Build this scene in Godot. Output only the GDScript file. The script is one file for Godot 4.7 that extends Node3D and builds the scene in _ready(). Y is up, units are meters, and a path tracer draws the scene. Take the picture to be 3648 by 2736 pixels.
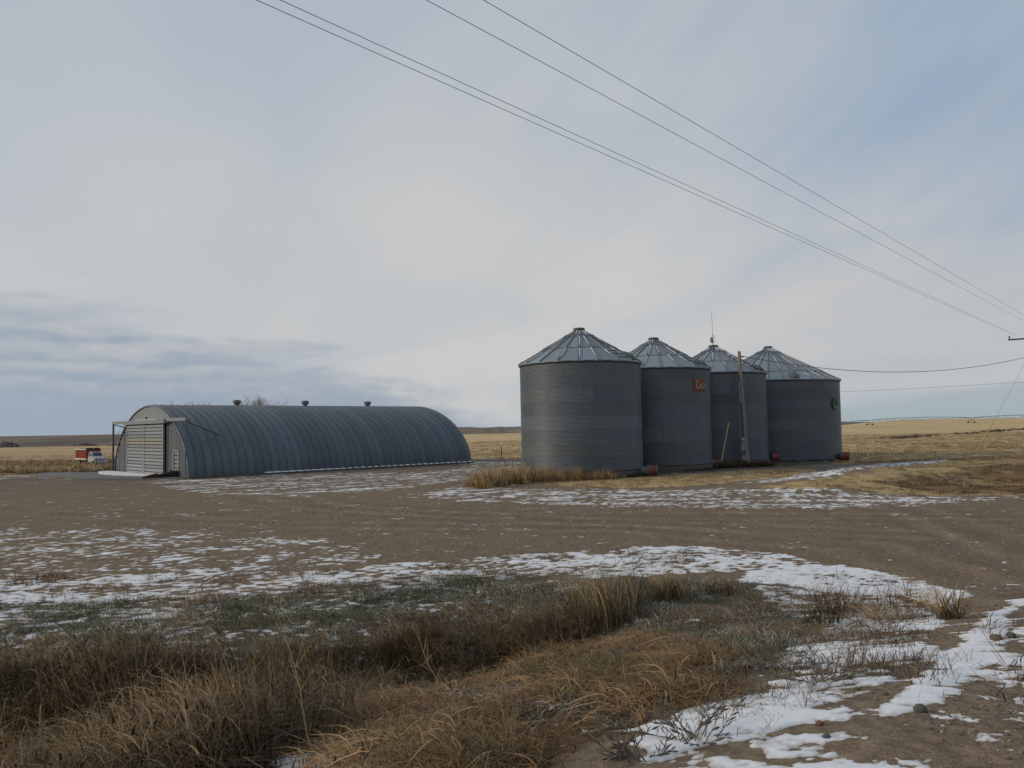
extends Node3D
# An open farmyard in early winter: four grain bins, an arched steel shed, a gravel turn-around with thin snow.
# World: x to the right, y up, the camera looks along -z; "d" below is the distance -z.

const EYE := 3.1
const SNOW := {
	"streak": [0.98, [2.1, 4.8, 2.55, 5.4, 2.89, 5.85, 3.31, 6.42, 3.82, 7.02, 4.45, 8.14, 5.08, 8.92, 6.38, 10.99, 7.18, 11.92, 7.81, 12.92, 8.38, 13.17, 7.72, 12.14, 7.37, 11.87, 6.66, 11.02, 5.34, 8.79, 4.65, 7.78, 4.1, 6.85, 3.62, 6.25, 3.32, 5.9, 2.98, 5.5, 2.68, 5.15, 2.44, 4.9, 2.19, 4.7]],
	"streak2": [0.58, [3.17, 5.84, 3.64, 6.29, 4.08, 6.74, 4.68, 7.29, 3.34, 5.23, 3.03, 5.09, 2.97, 5.25]],
	"dots": [0.36, [2.06, 4.63, 2.43, 4.94, 3.21, 5.77, 6.72, 10.79, 6.85, 9.98, 2.52, 3.74, 1.61, 3.78, 1.82, 4.36]],
	"near": [0.86, [0.0, 3.4, 0.57, 4.04, 0.79, 5.04, 0.98, 5.24, 1.33, 5.62, 1.44, 5.61, 1.65, 5.61, 1.59, 5.17, 1.67, 5, 1.84, 5.03, 2.02, 4.98, 1.99, 4.79, 1.88, 4.65, 1.71, 4.68, 1.61, 4.69, 1.37, 4.61, 1.52, 4.52, 1.71, 4.56, 1.87, 4.53, 1.82, 4.41, 1.66, 4.38, 1.64, 4.27, 1.66, 4.11, 1.52, 3.4]],
	"weedy": [0.60, [1.68, 5.53, 2.38, 7.29, 3.65, 10.48, 4.32, 11.06, 4.72, 10.91, 4.51, 9.51, 4.18, 8.29, 3.77, 7.25, 3.38, 6.58, 3, 6.19, 2.67, 5.71, 2.38, 5.3, 2.17, 5.31, 2.01, 4.98, 1.86, 5.07, 1.68, 4.99, 1.59, 5.17]],
	"corner": [0.80, [4.28, 15.72, 4.88, 16.96, 5.85, 17.7, 7.1, 17.57, 7.45, 16.71, 7.93, 15.91, 7.77, 14.96, 7.97, 14.48, 7.76, 13.84, 6.91, 12.62, 6.4, 11.57, 6.15, 11.47, 6.64, 12.82, 6.76, 14.19, 6.01, 14.55, 5.55, 14.96, 5.16, 15.65]],
	"inner": [0.66, [4.6, 15.6, 6.6, 14.4, 6.33, 12.5, 6.06, 11.6, 5.16, 9.73, 4.63, 8.96, 4.2, 9.97, 4.3, 12.02, 4.3, 13.65]],
	"edge": [0.62, [0.73, 18.3, 2.97, 20.59, 4.77, 20.62, 6.4, 19.08, 6.84, 17.67, 5.72, 17.09, 3.98, 16.86, 2.72, 16.69, 1.23, 16.56]],
	"leftband": [0.52, [-15, 18.6, -8.32, 17.95, -4.58, 17.93, -1.58, 19.32, 1.87, 20.25, 1.57, 17.17, -1.83, 15.89, -4.93, 15.48, -6.88, 15.15, -13.18, 14.3]],
	"scatter": [0.33, [-24.72, 27.9, -11.42, 26.6, -4.97, 22.56, -2.88, 19.06, -6.45, 17.94, -9.73, 18.25, -16.83, 18.65]],
	"dust": [0.24, [-14.26, 15.2, -5.1, 15.7, -1.9, 16.25, 2.69, 16.74, 2.74, 14.09, 1.27, 13.99, -1.54, 13.11, -3.85, 11.85, -10.92, 10.73]],
	"dustleft": [0.40, [-14.3, 15.2, -6.5, 15.6, -5.5, 13.8, -9.5, 12.9, -14, 12.4]],
	"tracks": [0.36, [-26.3, 58.2, -6.8, 58.9, 1.6, 64.4, -1.4, 50.7, -6.2, 41.5, -10.4, 38.2, -16.2, 41, -21.4, 48.2]],
	"binfront": [0.43, [-4.6, 37.8, -2.9, 43.9, 1, 40.5, 7.6, 38.4, 12.7, 37.6, 16.1, 36.4, 17.6, 32.3, 21.2, 32.5, 20.6, 31.7, 15.81, 29.88, 11.62, 28.56, 6.95, 29.85, 1.9, 32.1, -2.1, 33.8]],
	"lane": [0.52, [11.8, 41.2, 14.8, 46.1, 22.4, 54.8, 30.5, 61.5, 38.7, 70.4, 44.9, 72.4, 34.2, 61.5, 27.8, 56, 24, 49.5, 18.1, 41.2, 15.6, 39.0, 13.5, 37.9]],
	"behind": [0.36, [-4.4, 74.8, 0.6, 75.9, 0.4, 53.2, -5.8, 50.5]],
	"leftrow": [0.36, [-45.1, 66.8, -32.9, 65.9, -29.2, 60.6, -38.2, 56.6]],
	"ditchend": [0.9, [-1.9, 6.3, -1.2, 6.3, -0.8, 5.45, -0.9, 4.7, -1.6, 5.2]],
}
const LAND := {
	"tall": [-14, 9, -8.4, 10.4, -6.64, 10.46, -5.07, 10.95, -3.77, 11.62, -1.94, 12.75, 0.29, 13.77, 1.55, 14.34, 2.26, 14.14, 1.87, 13.16, 0.26, 12.6, -1.1, 11.4, -1.7, 10, -1.8, 8.2, -1.9, 7.0, -1.75, 6.4, -2.3, 5, -5, 3.4, -9, 3.4, -14, 6],
	"brown": [0.27, 13.0, 1.97, 12.36, 2.16, 8.23, 1.98, 6.69, 1.62, 5.85, 1.05, 5.47, 0.42, 4.83, 0.05, 4.1, -1.0, 4.2, -1.1, 5.2, -1.6, 6.5, -1.9, 9, -1.2, 10.8],
	"green": [-14.6, 14.33, -6.02, 15.27, -3.62, 16.41, -2, 17.18, 0.97, 17.06, 2.64, 16.43, 4.61, 15.4, 4.5, 10.15, 2.22, 6.1, 1.65, 5.6, 2.07, 7.92, 2, 12.54, 0.77, 13.79, -1.51, 12.89, -3.75, 11.55, -6.57, 10.36, -14.3, 10.29],
	"goldbin": [1.8, 43, 4.5, 47.2, 9.9, 49.4, 16.5, 54.2, 19.9, 53.1, 15.5, 45.8, 9.6, 41.3, 4.4, 39.7],
	"mound": [9.9, 36, 12.7, 37.6, 15, 38.5, 18.1, 40.8, 24, 49, 27.6, 55.6, 33.4, 60.8, 44.2, 67.6, 60, 60, 45, 32.4, 21.4, 32.8, 16.9, 32.9, 14.7, 36.1],
	"hollow": [17.1, 38.1, 20.6, 41.7, 26.6, 48.5, 32.9, 54.7, 45, 58, 40, 34, 22, 33.5, 18.3, 33.5, 17.8, 36],
	"tuft": [-2.5, 42, -1.2, 46.0, 0.9, 48.3, 3.5, 47.3, 6.5, 47.9, 6.3, 46.9, 1.1, 44.9, -1.6, 40.9],
	"strip": [-140, 150, -73.5, 149.2, -31.4, 65.8, -40.9, 64.6, -56.1, 62.5, -140, 90],
	"shedgrass": [-22.2, 56.3, -19.5, 58.9, -18.6, 58.0, -21.3, 55.2],
	"lawnright": [29.6, 72.8, 65.1, 84.9, 60.5, 60.8, 40.8, 66.8, 30.3, 63.2, 24.4, 59.6],
	"pad": [-1, 50, 4.5, 46.6, 10, 50.8, 20, 57.5, 27.5, 63, 29, 68, 22, 78, 4, 64, -2, 56],
	"corner": [0.9, 4.6, 1.7, 5.6, 2.4, 7.3, 2.9, 10.3, 3.6, 14.8, 5.0, 15.6, 6.2, 14.6, 6.6, 13.2, 5.9, 11.4, 4.75, 9.9, 4.18, 8.29, 3.6, 7.0, 2.95, 6.1, 2.3, 5.25, 1.9, 4.9, 1.5, 4.3],
	"yard": [-200, 63, -46, 62.5, -33, 66, -29, 76, -5, 82, 2, 80, 6, 92, 30, 84, 30, 72, 24, 60, 40, 62, 70, 52, 120, 20, 40, -20, -60, -20, -60, 16, -200, 30],
}

var N := FastNoiseLite.new()
var NF := FastNoiseLite.new()
var rng := RandomNumberGenerator.new()
var taken := {}
var mats := {}
var xs: PackedFloat32Array
var ds: PackedFloat32Array
var hs: PackedFloat32Array
var land := {}
var landbox := {}
var cov: PackedFloat32Array


func _ready() -> void:
	rng.seed = 7
	N.seed = 3
	N.noise_type = FastNoiseLite.TYPE_SIMPLEX_SMOOTH
	N.fractal_octaves = 4
	N.frequency = 1.0
	NF.seed = 11
	NF.noise_type = FastNoiseLite.TYPE_SIMPLEX_SMOOTH
	NF.fractal_octaves = 5
	NF.fractal_gain = 0.62
	NF.frequency = 1.0
	var cam := Camera3D.new()
	cam.name = "camera"
	cam.keep_aspect = Camera3D.KEEP_HEIGHT
	cam.fov = 51.28
	cam.near = 0.1
	cam.far = 8000.0
	add_child(cam)
	cam.position = Vector3(0, EYE, 0)
	cam.basis = Basis(Vector3.RIGHT, deg_to_rad(3.12)) * Basis(Vector3.BACK, deg_to_rad(-1.0))
	cam.current = true
	var env := Environment.new()
	env.background_mode = Environment.BG_SKY
	var sky := Sky.new()
	var sm := PanoramaSkyMaterial.new()
	sm.panorama = sky_picture()
	sky.sky_material = sm
	env.sky = sky
	env.background_energy_multiplier = 1.0
	env.tonemap_mode = Environment.TONE_MAPPER_LINEAR
	env.tonemap_exposure = 1.0
	env.sdfgi_enabled = true
	env.ssao_enabled = true
	env.ssil_enabled = true
	var we := WorldEnvironment.new()
	we.name = "environment"
	we.environment = env
	add_child(we)
	var sun := DirectionalLight3D.new()
	sun.name = "sun"
	sun.light_energy = 0.5
	sun.light_color = Color(1.0, 0.93, 0.82)
	sun.light_angular_distance = 10.0
	sun.shadow_enabled = true
	add_child(sun)
	sun.look_at_from_position(Vector3(-93.0, 38.0, 14.0), Vector3.ZERO)

	for k in LAND:
		var poly := PackedVector2Array()
		var l: Array = LAND[k]
		for i in range(0, l.size(), 2):
			poly.append(Vector2(l[i], l[i + 1]))
		land[k] = poly
		landbox[k] = box_of(poly)
	make_materials()
	ground()
	snow()
	shed()
	bins()
	yard_things()
	lines()
	pivot()
	truck()
	trees()
	fences()
	grasses()
	stones()


# ---------------------------------------------------------------- sky
func smooth(a: float, b: float, x: float) -> float:
	var t := clampf((x - a) / (b - a), 0.0, 1.0)
	return t * t * (3.0 - 2.0 * t)


func sky_color(az: float, el: float) -> Color:
	# Colours as the eye sees them (sRGB): a thin white veil over pale blue, a grey bank low on the left, clear air low on the right.
	var e := maxf(el, 0.0)
	var far := 1.0 / (sin(deg_to_rad(e)) + 0.12)
	var px := sin(deg_to_rad(az)) * far
	var py := cos(deg_to_rad(az)) * far
	var w := N.get_noise_2d(px * 0.35, py * 0.35)
	var fib := N.get_noise_3d(px * 0.9 + py * 0.55 + w * 0.8, (py - px * 0.6) * 0.22, 3.0)
	var soft := N.get_noise_3d(px * 0.22, py * 0.22, 9.0)
	# how thick the veil is: brightest ahead and a little left, thin to the upper right
	var dx := wrapf(az + 9.0, -180.0, 180.0)
	var core := exp(-pow(dx / 32.0, 2.0) - pow((e - 10.0) / 11.0, 2.0))
	var veil := 0.43 + 0.52 * core + 0.36 * soft + 0.20 * fib
	veil -= 0.30 * smooth(8.0, 32.0, az) * smooth(8.0, 20.0, e) * (1.0 - smooth(90.0, 150.0, az))
	veil += 0.12 * (1.0 - smooth(2.0, 14.0, e))
	# combed streaks of ice cloud climbing to the upper right
	var su := az * 0.82 + e * 0.57
	var sv := -az * 0.57 + e * 0.82
	var comb := N.get_noise_2d(su * 0.022 + 3.0, sv * 0.16 + 0.6 * w) + 0.5 * N.get_noise_2d(su * 0.05, sv * 0.42 + 8.0)
	veil += 0.17 * comb * smooth(-6.0, 16.0, az) * smooth(3.0, 12.0, e) * (1.0 - smooth(90.0, 150.0, az))
	var sunny := exp(-pow(wrapf(az + 95.0, -180.0, 180.0) / 45.0, 2.0) - pow((e - 17.0) / 22.0, 2.0))
	veil = clampf(veil + 0.25 * sunny, 0.0, 1.0)
	var blue := Color(0.578, 0.656, 0.748).lerp(Color(0.60, 0.66, 0.74), smooth(25.0, 80.0, e))
	var white := Color(0.785, 0.785, 0.783)
	var c := blue.lerp(white, veil)
	# the bank of cloud low on the left
	var n1 := N.get_noise_2d(az * 0.035, el * 0.30)
	var n2 := N.get_noise_2d(az * 0.10 + 7.0, el * 0.9 + n1)
	var n3 := N.get_noise_2d(az * 0.28 + 3.0, el * 2.2 + n2 * 1.5)
	var top := 2.0
	var line := [[-60.0, 10.5], [-33.0, 8.9], [-26.0, 8.0], [-21.0, 6.1], [-13.0, 5.2], [-9.5, 3.9], [-6.0, 2.4], [-2.0, 0.9], [4.0, -2.0]]
	for i in line.size() - 1:
		if az >= line[i][0] and az < line[i + 1][0]:
			top = lerpf(line[i][1], line[i + 1][1], (az - line[i][0]) / (line[i + 1][0] - line[i][0]))
	top += 1.8 * n1 + 1.0 * n2 + 0.9 * n3
	var bank := smooth(-0.9, 1.5, top - el) * (1.0 - smooth(-8.0, 3.0, az)) * (1.0 - smooth(60.0, 110.0, -az))
	var streak := clampf(0.42 + 0.9 * N.get_noise_2d(az * 0.045 + 20.0, el * 1.15 + n2 * 0.8) + 0.4 * n3, 0.0, 1.0)
	var bank_c := Color(0.585, 0.640, 0.705).lerp(Color(0.715, 0.725, 0.745), streak * smooth(0.5, 5.0, el))
	c = c.lerp(bank_c, bank * 0.95)
	# low clear air on the right, under a straight cloud edge
	var edge := 0.9 + 0.125 * (az - 22.0) + 0.2 * n2
	var clear := (1.0 - smooth(-0.35, 0.35, el - edge)) * smooth(10.0, 19.0, az) * (1.0 - smooth(60.0, 110.0, az))
	c = c.lerp(Color(0.625, 0.685, 0.705), clear * 0.95)
	c = c.lerp(Color(0.735, 0.735, 0.740), 0.30 * (1.0 - smooth(1.5, 9.0, absf(el - 6.0))) * smooth(8.0, 24.0, az) * (1.0 - smooth(60.0, 110.0, az)))
	c = c.lerp(Color(0.93, 0.91, 0.87), 0.6 * sunny)
	var back := smooth(75.0, 150.0, absf(az - 20.0))
	c = c.lerp(Color(0.66, 0.69, 0.73), back * 0.55 * (1.0 - sunny))
	return c


func sky_patch(w: int, h: int, az0: float, az1: float, el0: float, el1: float) -> Image:
	var data := PackedFloat32Array()
	data.resize(w * h * 3)
	var o := 0
	for j in h:
		var el := el1 + (el0 - el1) * (j + 0.5) / h
		for i in w:
			var c := sky_color(wrapf(az0 + (az1 - az0) * (i + 0.5) / w, -180.0, 180.0), el).srgb_to_linear()
			data[o] = c.r
			data[o + 1] = c.g
			data[o + 2] = c.b
			o += 3
	return Image.create_from_data(w, h, false, Image.FORMAT_RGBF, data.to_byte_array())


func sky_picture() -> ImageTexture:
	# column 0 looks along -z, columns run towards +x
	var im := sky_patch(512, 256, 0.0, 360.0, -90.0, 90.0)
	im.resize(2048, 1024, Image.INTERPOLATE_BILINEAR)
	var deg := 2048.0 / 360.0
	var cols := 256
	var rows := 228
	var a1 := cols / deg
	var e1 := rows / deg
	var right := sky_patch(cols, rows, 0.0, a1, 0.0, e1)
	var left := sky_patch(cols, rows, -a1, 0.0, 0.0, e1)
	im.blit_rect(right, Rect2i(0, 0, cols, rows), Vector2i(0, 512 - rows))
	im.blit_rect(left, Rect2i(0, 0, cols, rows), Vector2i(2048 - cols, 512 - rows))
	return ImageTexture.create_from_image(im)


# ---------------------------------------------------------------- materials
func mat(called: String, c: Color, rough := 0.8, metal := 0.0, tex: Texture2D = null, scale := 1.0, relief := 0.0) -> StandardMaterial3D:
	# c is a linear, real-world base colour
	var m := StandardMaterial3D.new()
	m.resource_name = called
	m.albedo_color = c.linear_to_srgb()
	m.roughness = rough
	m.metallic = metal
	if tex:
		m.albedo_texture = tex
		m.uv1_triplanar = true
		m.uv1_world_triplanar = true
		m.uv1_scale = Vector3.ONE * scale
		if relief > 0.0:
			m.heightmap_enabled = true
			m.heightmap_texture = tex
			m.heightmap_scale = relief
	mats[called] = m
	return m


func speckle(size: int, seed: int, fine: float, coarse: float, low: float, high: float, spots := 0.0) -> ImageTexture:
	var a := FastNoiseLite.new()
	a.seed = seed
	a.noise_type = FastNoiseLite.TYPE_SIMPLEX_SMOOTH
	a.frequency = fine / size
	a.fractal_octaves = 4
	a.fractal_gain = 0.6
	var b := FastNoiseLite.new()
	b.seed = seed + 1
	b.noise_type = FastNoiseLite.TYPE_SIMPLEX_SMOOTH
	b.frequency = coarse / size
	b.fractal_octaves = 4
	var cell := FastNoiseLite.new()
	cell.seed = seed + 2
	cell.noise_type = FastNoiseLite.TYPE_CELLULAR
	cell.cellular_return_type = FastNoiseLite.RETURN_CELL_VALUE
	cell.frequency = fine * 0.5 / size
	var ia := a.get_seamless_image(size, size).get_data()
	var ib := b.get_seamless_image(size, size).get_data()
	var ic := cell.get_seamless_image(size, size).get_data() if spots > 0.0 else PackedByteArray()
	var out := PackedByteArray()
	out.resize(size * size * 3)
	for i in size * size:
		var v: float = ia[i] / 255.0 * 0.6 + ib[i] / 255.0 * 0.4
		v = clampf((v - 0.5) * 1.7 + 0.5, 0.0, 1.0)
		v = low + (high - low) * v
		var r := v
		var g := v
		var bl := v
		if spots > 0.0:
			var s: float = (ic[i] / 255.0 - 0.5) * spots
			r += s
			g += s
			bl += s * 0.9
		out[i * 3] = int(clampf(r, 0.0, 1.0) * 255.0)
		out[i * 3 + 1] = int(clampf(g, 0.0, 1.0) * 255.0)
		out[i * 3 + 2] = int(clampf(bl, 0.0, 1.0) * 255.0)
	return ImageTexture.create_from_image(Image.create_from_data(size, size, false, Image.FORMAT_RGB8, out))


func make_materials() -> void:
	var grit := speckle(1024, 20, 170.0, 12.0, 0.64, 1.0, 0.24)
	var metal := speckle(512, 40, 30.0, 6.0, 0.84, 1.0)
	var wood := speckle(256, 60, 40.0, 8.0, 0.7, 1.0)
	var g := mat("ground_soil", Color(1, 1, 1), 0.95, 0.0, grit, 0.5, 4.0)
	g.vertex_color_use_as_albedo = true
	g.metallic_specular = 0.2
	var s := mat("snow", Color(0.83, 0.84, 0.86), 0.75, 0.0, speckle(512, 80, 60.0, 8.0, 0.93, 1.0), 0.8, 1.0)
	s.metallic_specular = 0.3
	var sd: StandardMaterial3D = s.duplicate()
	sd.vertex_color_use_as_albedo = true
	mats["snow_dusting"] = sd
	var straw := mat("straw", Color(1, 1, 1), 0.85)
	straw.vertex_color_use_as_albedo = true
	straw.metallic_specular = 0.2
	straw.backlight_enabled = true
	straw.backlight = Color(0.42, 0.42, 0.42)
	for i in 5:
		var t := 0.86 + 0.07 * i
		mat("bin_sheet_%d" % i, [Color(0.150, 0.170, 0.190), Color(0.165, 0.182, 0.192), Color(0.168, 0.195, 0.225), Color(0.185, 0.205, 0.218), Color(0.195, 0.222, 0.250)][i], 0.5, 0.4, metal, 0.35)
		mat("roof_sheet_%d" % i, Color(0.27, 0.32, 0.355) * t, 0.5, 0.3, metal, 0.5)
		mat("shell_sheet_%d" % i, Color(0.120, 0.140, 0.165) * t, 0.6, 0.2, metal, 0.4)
		mat("slat_sheet_%d" % i, Color(0.305, 0.332, 0.352) * t, 0.6, 0.15, metal, 0.7)
	mat("slat_sheet_cream", Color(0.36, 0.355, 0.275), 0.6, 0.1, metal, 0.7)
	mat("gable_sheet", Color(0.22, 0.236, 0.246), 0.6, 0.15, metal, 0.6)
	mat("gable_light", Color(0.265, 0.292, 0.31), 0.6, 0.15, metal, 0.6)
	mat("dark_steel", Color(0.06, 0.062, 0.066), 0.6, 0.3)
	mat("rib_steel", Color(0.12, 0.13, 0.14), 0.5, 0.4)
	mat("roof_rib", Color(0.17, 0.19, 0.21), 0.5, 0.3)
	mat("green_lid", Color(0.095, 0.125, 0.105), 0.6, 0.1, metal, 0.8)
	mat("collar", Color(0.36, 0.38, 0.38), 0.6, 0.2)
	mat("concrete", Color(0.115, 0.105, 0.09), 0.9, 0.0, metal, 0.5)
	mat("apron_concrete", Color(0.22, 0.215, 0.20), 0.9, 0.0, grit, 0.4)
	mat("pole_wood", Color(0.34, 0.29, 0.245), 0.9, 0.0, wood, 1.2)
	mat("arm_wood", Color(0.10, 0.08, 0.07), 0.9, 0.0, wood, 1.2)
	mat("wire", Color(0.05, 0.052, 0.06), 0.6, 0.3)
	mat("thin_wire", Color(0.13, 0.13, 0.14), 0.6, 0.3)
	mat("yellow_guard", Color(0.62, 0.56, 0.22), 0.6)
	mat("orange_guard", Color(0.50, 0.33, 0.05), 0.6)
	mat("grey_box", Color(0.22, 0.225, 0.23), 0.6, 0.2)
	mat("fan_cone", Color(0.15, 0.145, 0.14), 0.7, 0.1, metal, 1.0)
	mat("red_paint", Color(0.22, 0.022, 0.014), 0.5, 0.0, metal, 1.0)
	mat("faded_red", Color(0.20, 0.045, 0.035), 0.7, 0.0, metal, 1.0)
	mat("dark_hole", Color(0.012, 0.012, 0.012), 0.9)
	mat("rust", Color(0.07, 0.028, 0.02), 0.9, 0.0, wood, 2.0)
	mat("rust_dark", Color(0.035, 0.026, 0.022), 0.9, 0.0, wood, 2.0)
	mat("sign_red", Color(0.25, 0.085, 0.045), 0.8, 0.0, wood, 1.5)
	mat("sign_letters", Color(0.40, 0.34, 0.235), 0.8)
	mat("sign_green", Color(0.07, 0.135, 0.10), 0.8, 0.0, wood, 1.5)
	mat("sign_pale", Color(0.16, 0.19, 0.175), 0.8)
	mat("truck_white", Color(0.52, 0.53, 0.54), 0.5, 0.0, metal, 1.5)
	mat("truck_red", Color(0.40, 0.075, 0.018), 0.6, 0.0, metal, 1.5)
	mat("truck_dull_red", Color(0.20, 0.035, 0.022), 0.6)
	mat("truck_rail", Color(0.62, 0.58, 0.52), 0.6)
	mat("tarp", Color(0.02, 0.018, 0.018), 0.8)
	mat("window_glass", Color(0.03, 0.034, 0.045), 0.12)
	mat("tyre_dusty", Color(0.06, 0.055, 0.05), 0.9)
	mat("rubber", Color(0.02, 0.02, 0.02), 0.85)
	mat("chrome", Color(0.5, 0.5, 0.52), 0.3, 0.8)
	mat("grille", Color(0.10, 0.105, 0.12), 0.5, 0.2)
	mat("white_plastic", Color(0.60, 0.60, 0.58), 0.6)
	mat("brush", Color(0.27, 0.225, 0.20), 0.95)
	mat("bark", Color(0.085, 0.07, 0.06), 0.95)
	mat("twig", Color(0.20, 0.165, 0.145), 0.95)
	mat("post_wood", Color(0.09, 0.075, 0.06), 0.95)
	mat("pivot_steel", Color(0.16, 0.165, 0.175), 0.6, 0.3)
	mat("insulator", Color(0.05, 0.06, 0.09), 0.25)
	mat("can_red", Color(0.16, 0.06, 0.055), 0.6)
	var st := mat("stone", Color(1, 1, 1), 0.9, 0.0, wood, 6.0)
	st.vertex_color_use_as_albedo = true


# ---------------------------------------------------------------- mesh helpers
func st_new() -> SurfaceTool:
	var st := SurfaceTool.new()
	st.begin(Mesh.PRIMITIVE_TRIANGLES)
	return st


func tri(st: SurfaceTool, a: Vector3, b: Vector3, c: Vector3, na: Vector3, nb: Vector3, nc: Vector3) -> void:
	if (c - a).cross(b - a).dot(na + nb + nc) < 0.0:
		var t := b
		b = c
		c = t
		t = nb
		nb = nc
		nc = t
	st.set_normal(na)
	st.add_vertex(a)
	st.set_normal(nb)
	st.add_vertex(b)
	st.set_normal(nc)
	st.add_vertex(c)


func quad(st: SurfaceTool, a: Vector3, b: Vector3, c: Vector3, d: Vector3, n: Vector3) -> void:
	tri(st, a, b, c, n, n, n)
	tri(st, a, c, d, n, n, n)


func flat(st: SurfaceTool, a: Vector3, b: Vector3, c: Vector3, d: Vector3, toward: Vector3) -> void:
	var n := (c - a).cross(d - b).normalized()
	if n.dot(toward) < 0.0:
		n = -n
	quad(st, a, b, c, d, n)


func box(st: SurfaceTool, at: Vector3, size: Vector3, basis := Basis.IDENTITY) -> void:
	for k in 3:
		for s: float in [-1.0, 1.0]:
			var n := Vector3.ZERO
			n[k] = s
			var u := Vector3.ZERO
			u[(k + 1) % 3] = size[(k + 1) % 3] * 0.5
			var v := Vector3.ZERO
			v[(k + 2) % 3] = size[(k + 2) % 3] * 0.5
			var c := n * size[k] * 0.5
			quad(st, at + basis * (c - u - v), at + basis * (c + u - v), at + basis * (c + u + v), at + basis * (c - u + v), basis * n)


func bar(st: SurfaceTool, a: Vector3, b: Vector3, w: float, h: float) -> void:
	var z := (b - a).normalized()
	var x := Vector3.UP.cross(z)
	if x.length() < 0.01:
		x = Vector3.RIGHT
	x = x.normalized()
	box(st, (a + b) * 0.5, Vector3(w, h, (b - a).length()), Basis(x, z.cross(x), z))


func tube(st: SurfaceTool, a: Vector3, b: Vector3, r0: float, r1: float, n := 8, caps := true) -> void:
	var z := (b - a).normalized()
	var x := z.cross(Vector3.UP if absf(z.y) < 0.9 else Vector3.RIGHT).normalized()
	var y := z.cross(x)
	for i in n:
		var d0 := x * cos(TAU * i / n) + y * sin(TAU * i / n)
		var d1 := x * cos(TAU * (i + 1) / n) + y * sin(TAU * (i + 1) / n)
		tri(st, a + d0 * r0, a + d1 * r0, b + d1 * r1, d0, d1, d1)
		tri(st, a + d0 * r0, b + d1 * r1, b + d0 * r1, d0, d1, d0)
		if caps:
			tri(st, a, a + d0 * r0, a + d1 * r0, -z, -z, -z)
			tri(st, b, b + d0 * r1, b + d1 * r1, z, z, z)


func path_tube(st: SurfaceTool, pts: PackedVector3Array, r: float, n := 5) -> void:
	for i in pts.size() - 1:
		tube(st, pts[i], pts[i + 1], r, r, n, i == 0 or i == pts.size() - 2)


func lathe(st: SurfaceTool, prof: PackedVector2Array, n: int, at := Vector3.ZERO, basis := Basis.IDENTITY) -> void:
	# prof: (radius, height) pairs; each band is smooth round and sharp between bands
	for k in prof.size() - 1:
		var p := prof[k]
		var q := prof[k + 1]
		var e := q - p
		var nn := Vector2(e.y, -e.x).normalized()
		for i in n:
			var c0 := cos(TAU * i / n)
			var s0 := sin(TAU * i / n)
			var c1 := cos(TAU * (i + 1) / n)
			var s1 := sin(TAU * (i + 1) / n)
			var a := at + basis * Vector3(p.x * s0, p.y, p.x * c0)
			var b := at + basis * Vector3(p.x * s1, p.y, p.x * c1)
			var c := at + basis * Vector3(q.x * s1, q.y, q.x * c1)
			var d := at + basis * Vector3(q.x * s0, q.y, q.x * c0)
			var na := basis * Vector3(nn.x * s0, nn.y, nn.x * c0)
			var nb := basis * Vector3(nn.x * s1, nn.y, nn.x * c1)
			tri(st, a, b, c, na, nb, nb)
			tri(st, a, c, d, na, nb, na)


func sheet(st: SurfaceTool, pts: Array, nrm: Array) -> void:
	# a grid of points (array of rows) with a normal each
	for j in pts.size() - 1:
		for i in pts[j].size() - 1:
			tri(st, pts[j][i], pts[j][i + 1], pts[j + 1][i + 1], nrm[j][i], nrm[j][i + 1], nrm[j + 1][i + 1])
			tri(st, pts[j][i], pts[j + 1][i + 1], pts[j + 1][i], nrm[j][i], nrm[j + 1][i + 1], nrm[j + 1][i])


func numbered(called: String) -> String:
	if not taken.has(called):
		taken[called] = 0
		return called
	taken[called] += 1
	return "%s_%03d" % [called, taken[called]]


func put(called: String, mesh: Variant, m: Variant, parent: Node = self) -> MeshInstance3D:
	var o := MeshInstance3D.new()
	o.name = numbered(called) if parent == self else called
	o.mesh = mesh.commit() if mesh is SurfaceTool else mesh
	o.material_override = mats[m] if m is String else m
	parent.add_child(o, true)
	return o


func tag(o: Node, label: String, category: String, group := "", kind := "") -> void:
	if label:
		o.set_meta("label", label)
	if category:
		o.set_meta("category", category)
	if group:
		o.set_meta("group", group)
	if kind:
		o.set_meta("kind", kind)


func thing(called: String, label: String, category: String, at := Vector3.ZERO, turn := 0.0, group := "") -> Node3D:
	var o := Node3D.new()
	o.name = numbered(called)
	add_child(o)
	o.position = at
	o.rotation.y = turn
	tag(o, label, category, group)
	return o


func box_of(p: PackedVector2Array) -> Rect2:
	var r := Rect2(p[0], Vector2.ZERO)
	for q in p:
		r = r.expand(q)
	return r


func on(k: String, x: float, d: float) -> bool:
	var q := Vector2(x, d)
	return landbox[k].has_point(q) and Geometry2D.is_point_in_polygon(q, land[k])


# ---------------------------------------------------------------- terrain
const DITCH := [2.3, 13.3, 0.2, 12.4, -2.0, 10.9, -4.5, 8.3, -8.0, 5.0, -14.0, 0.0]


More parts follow.
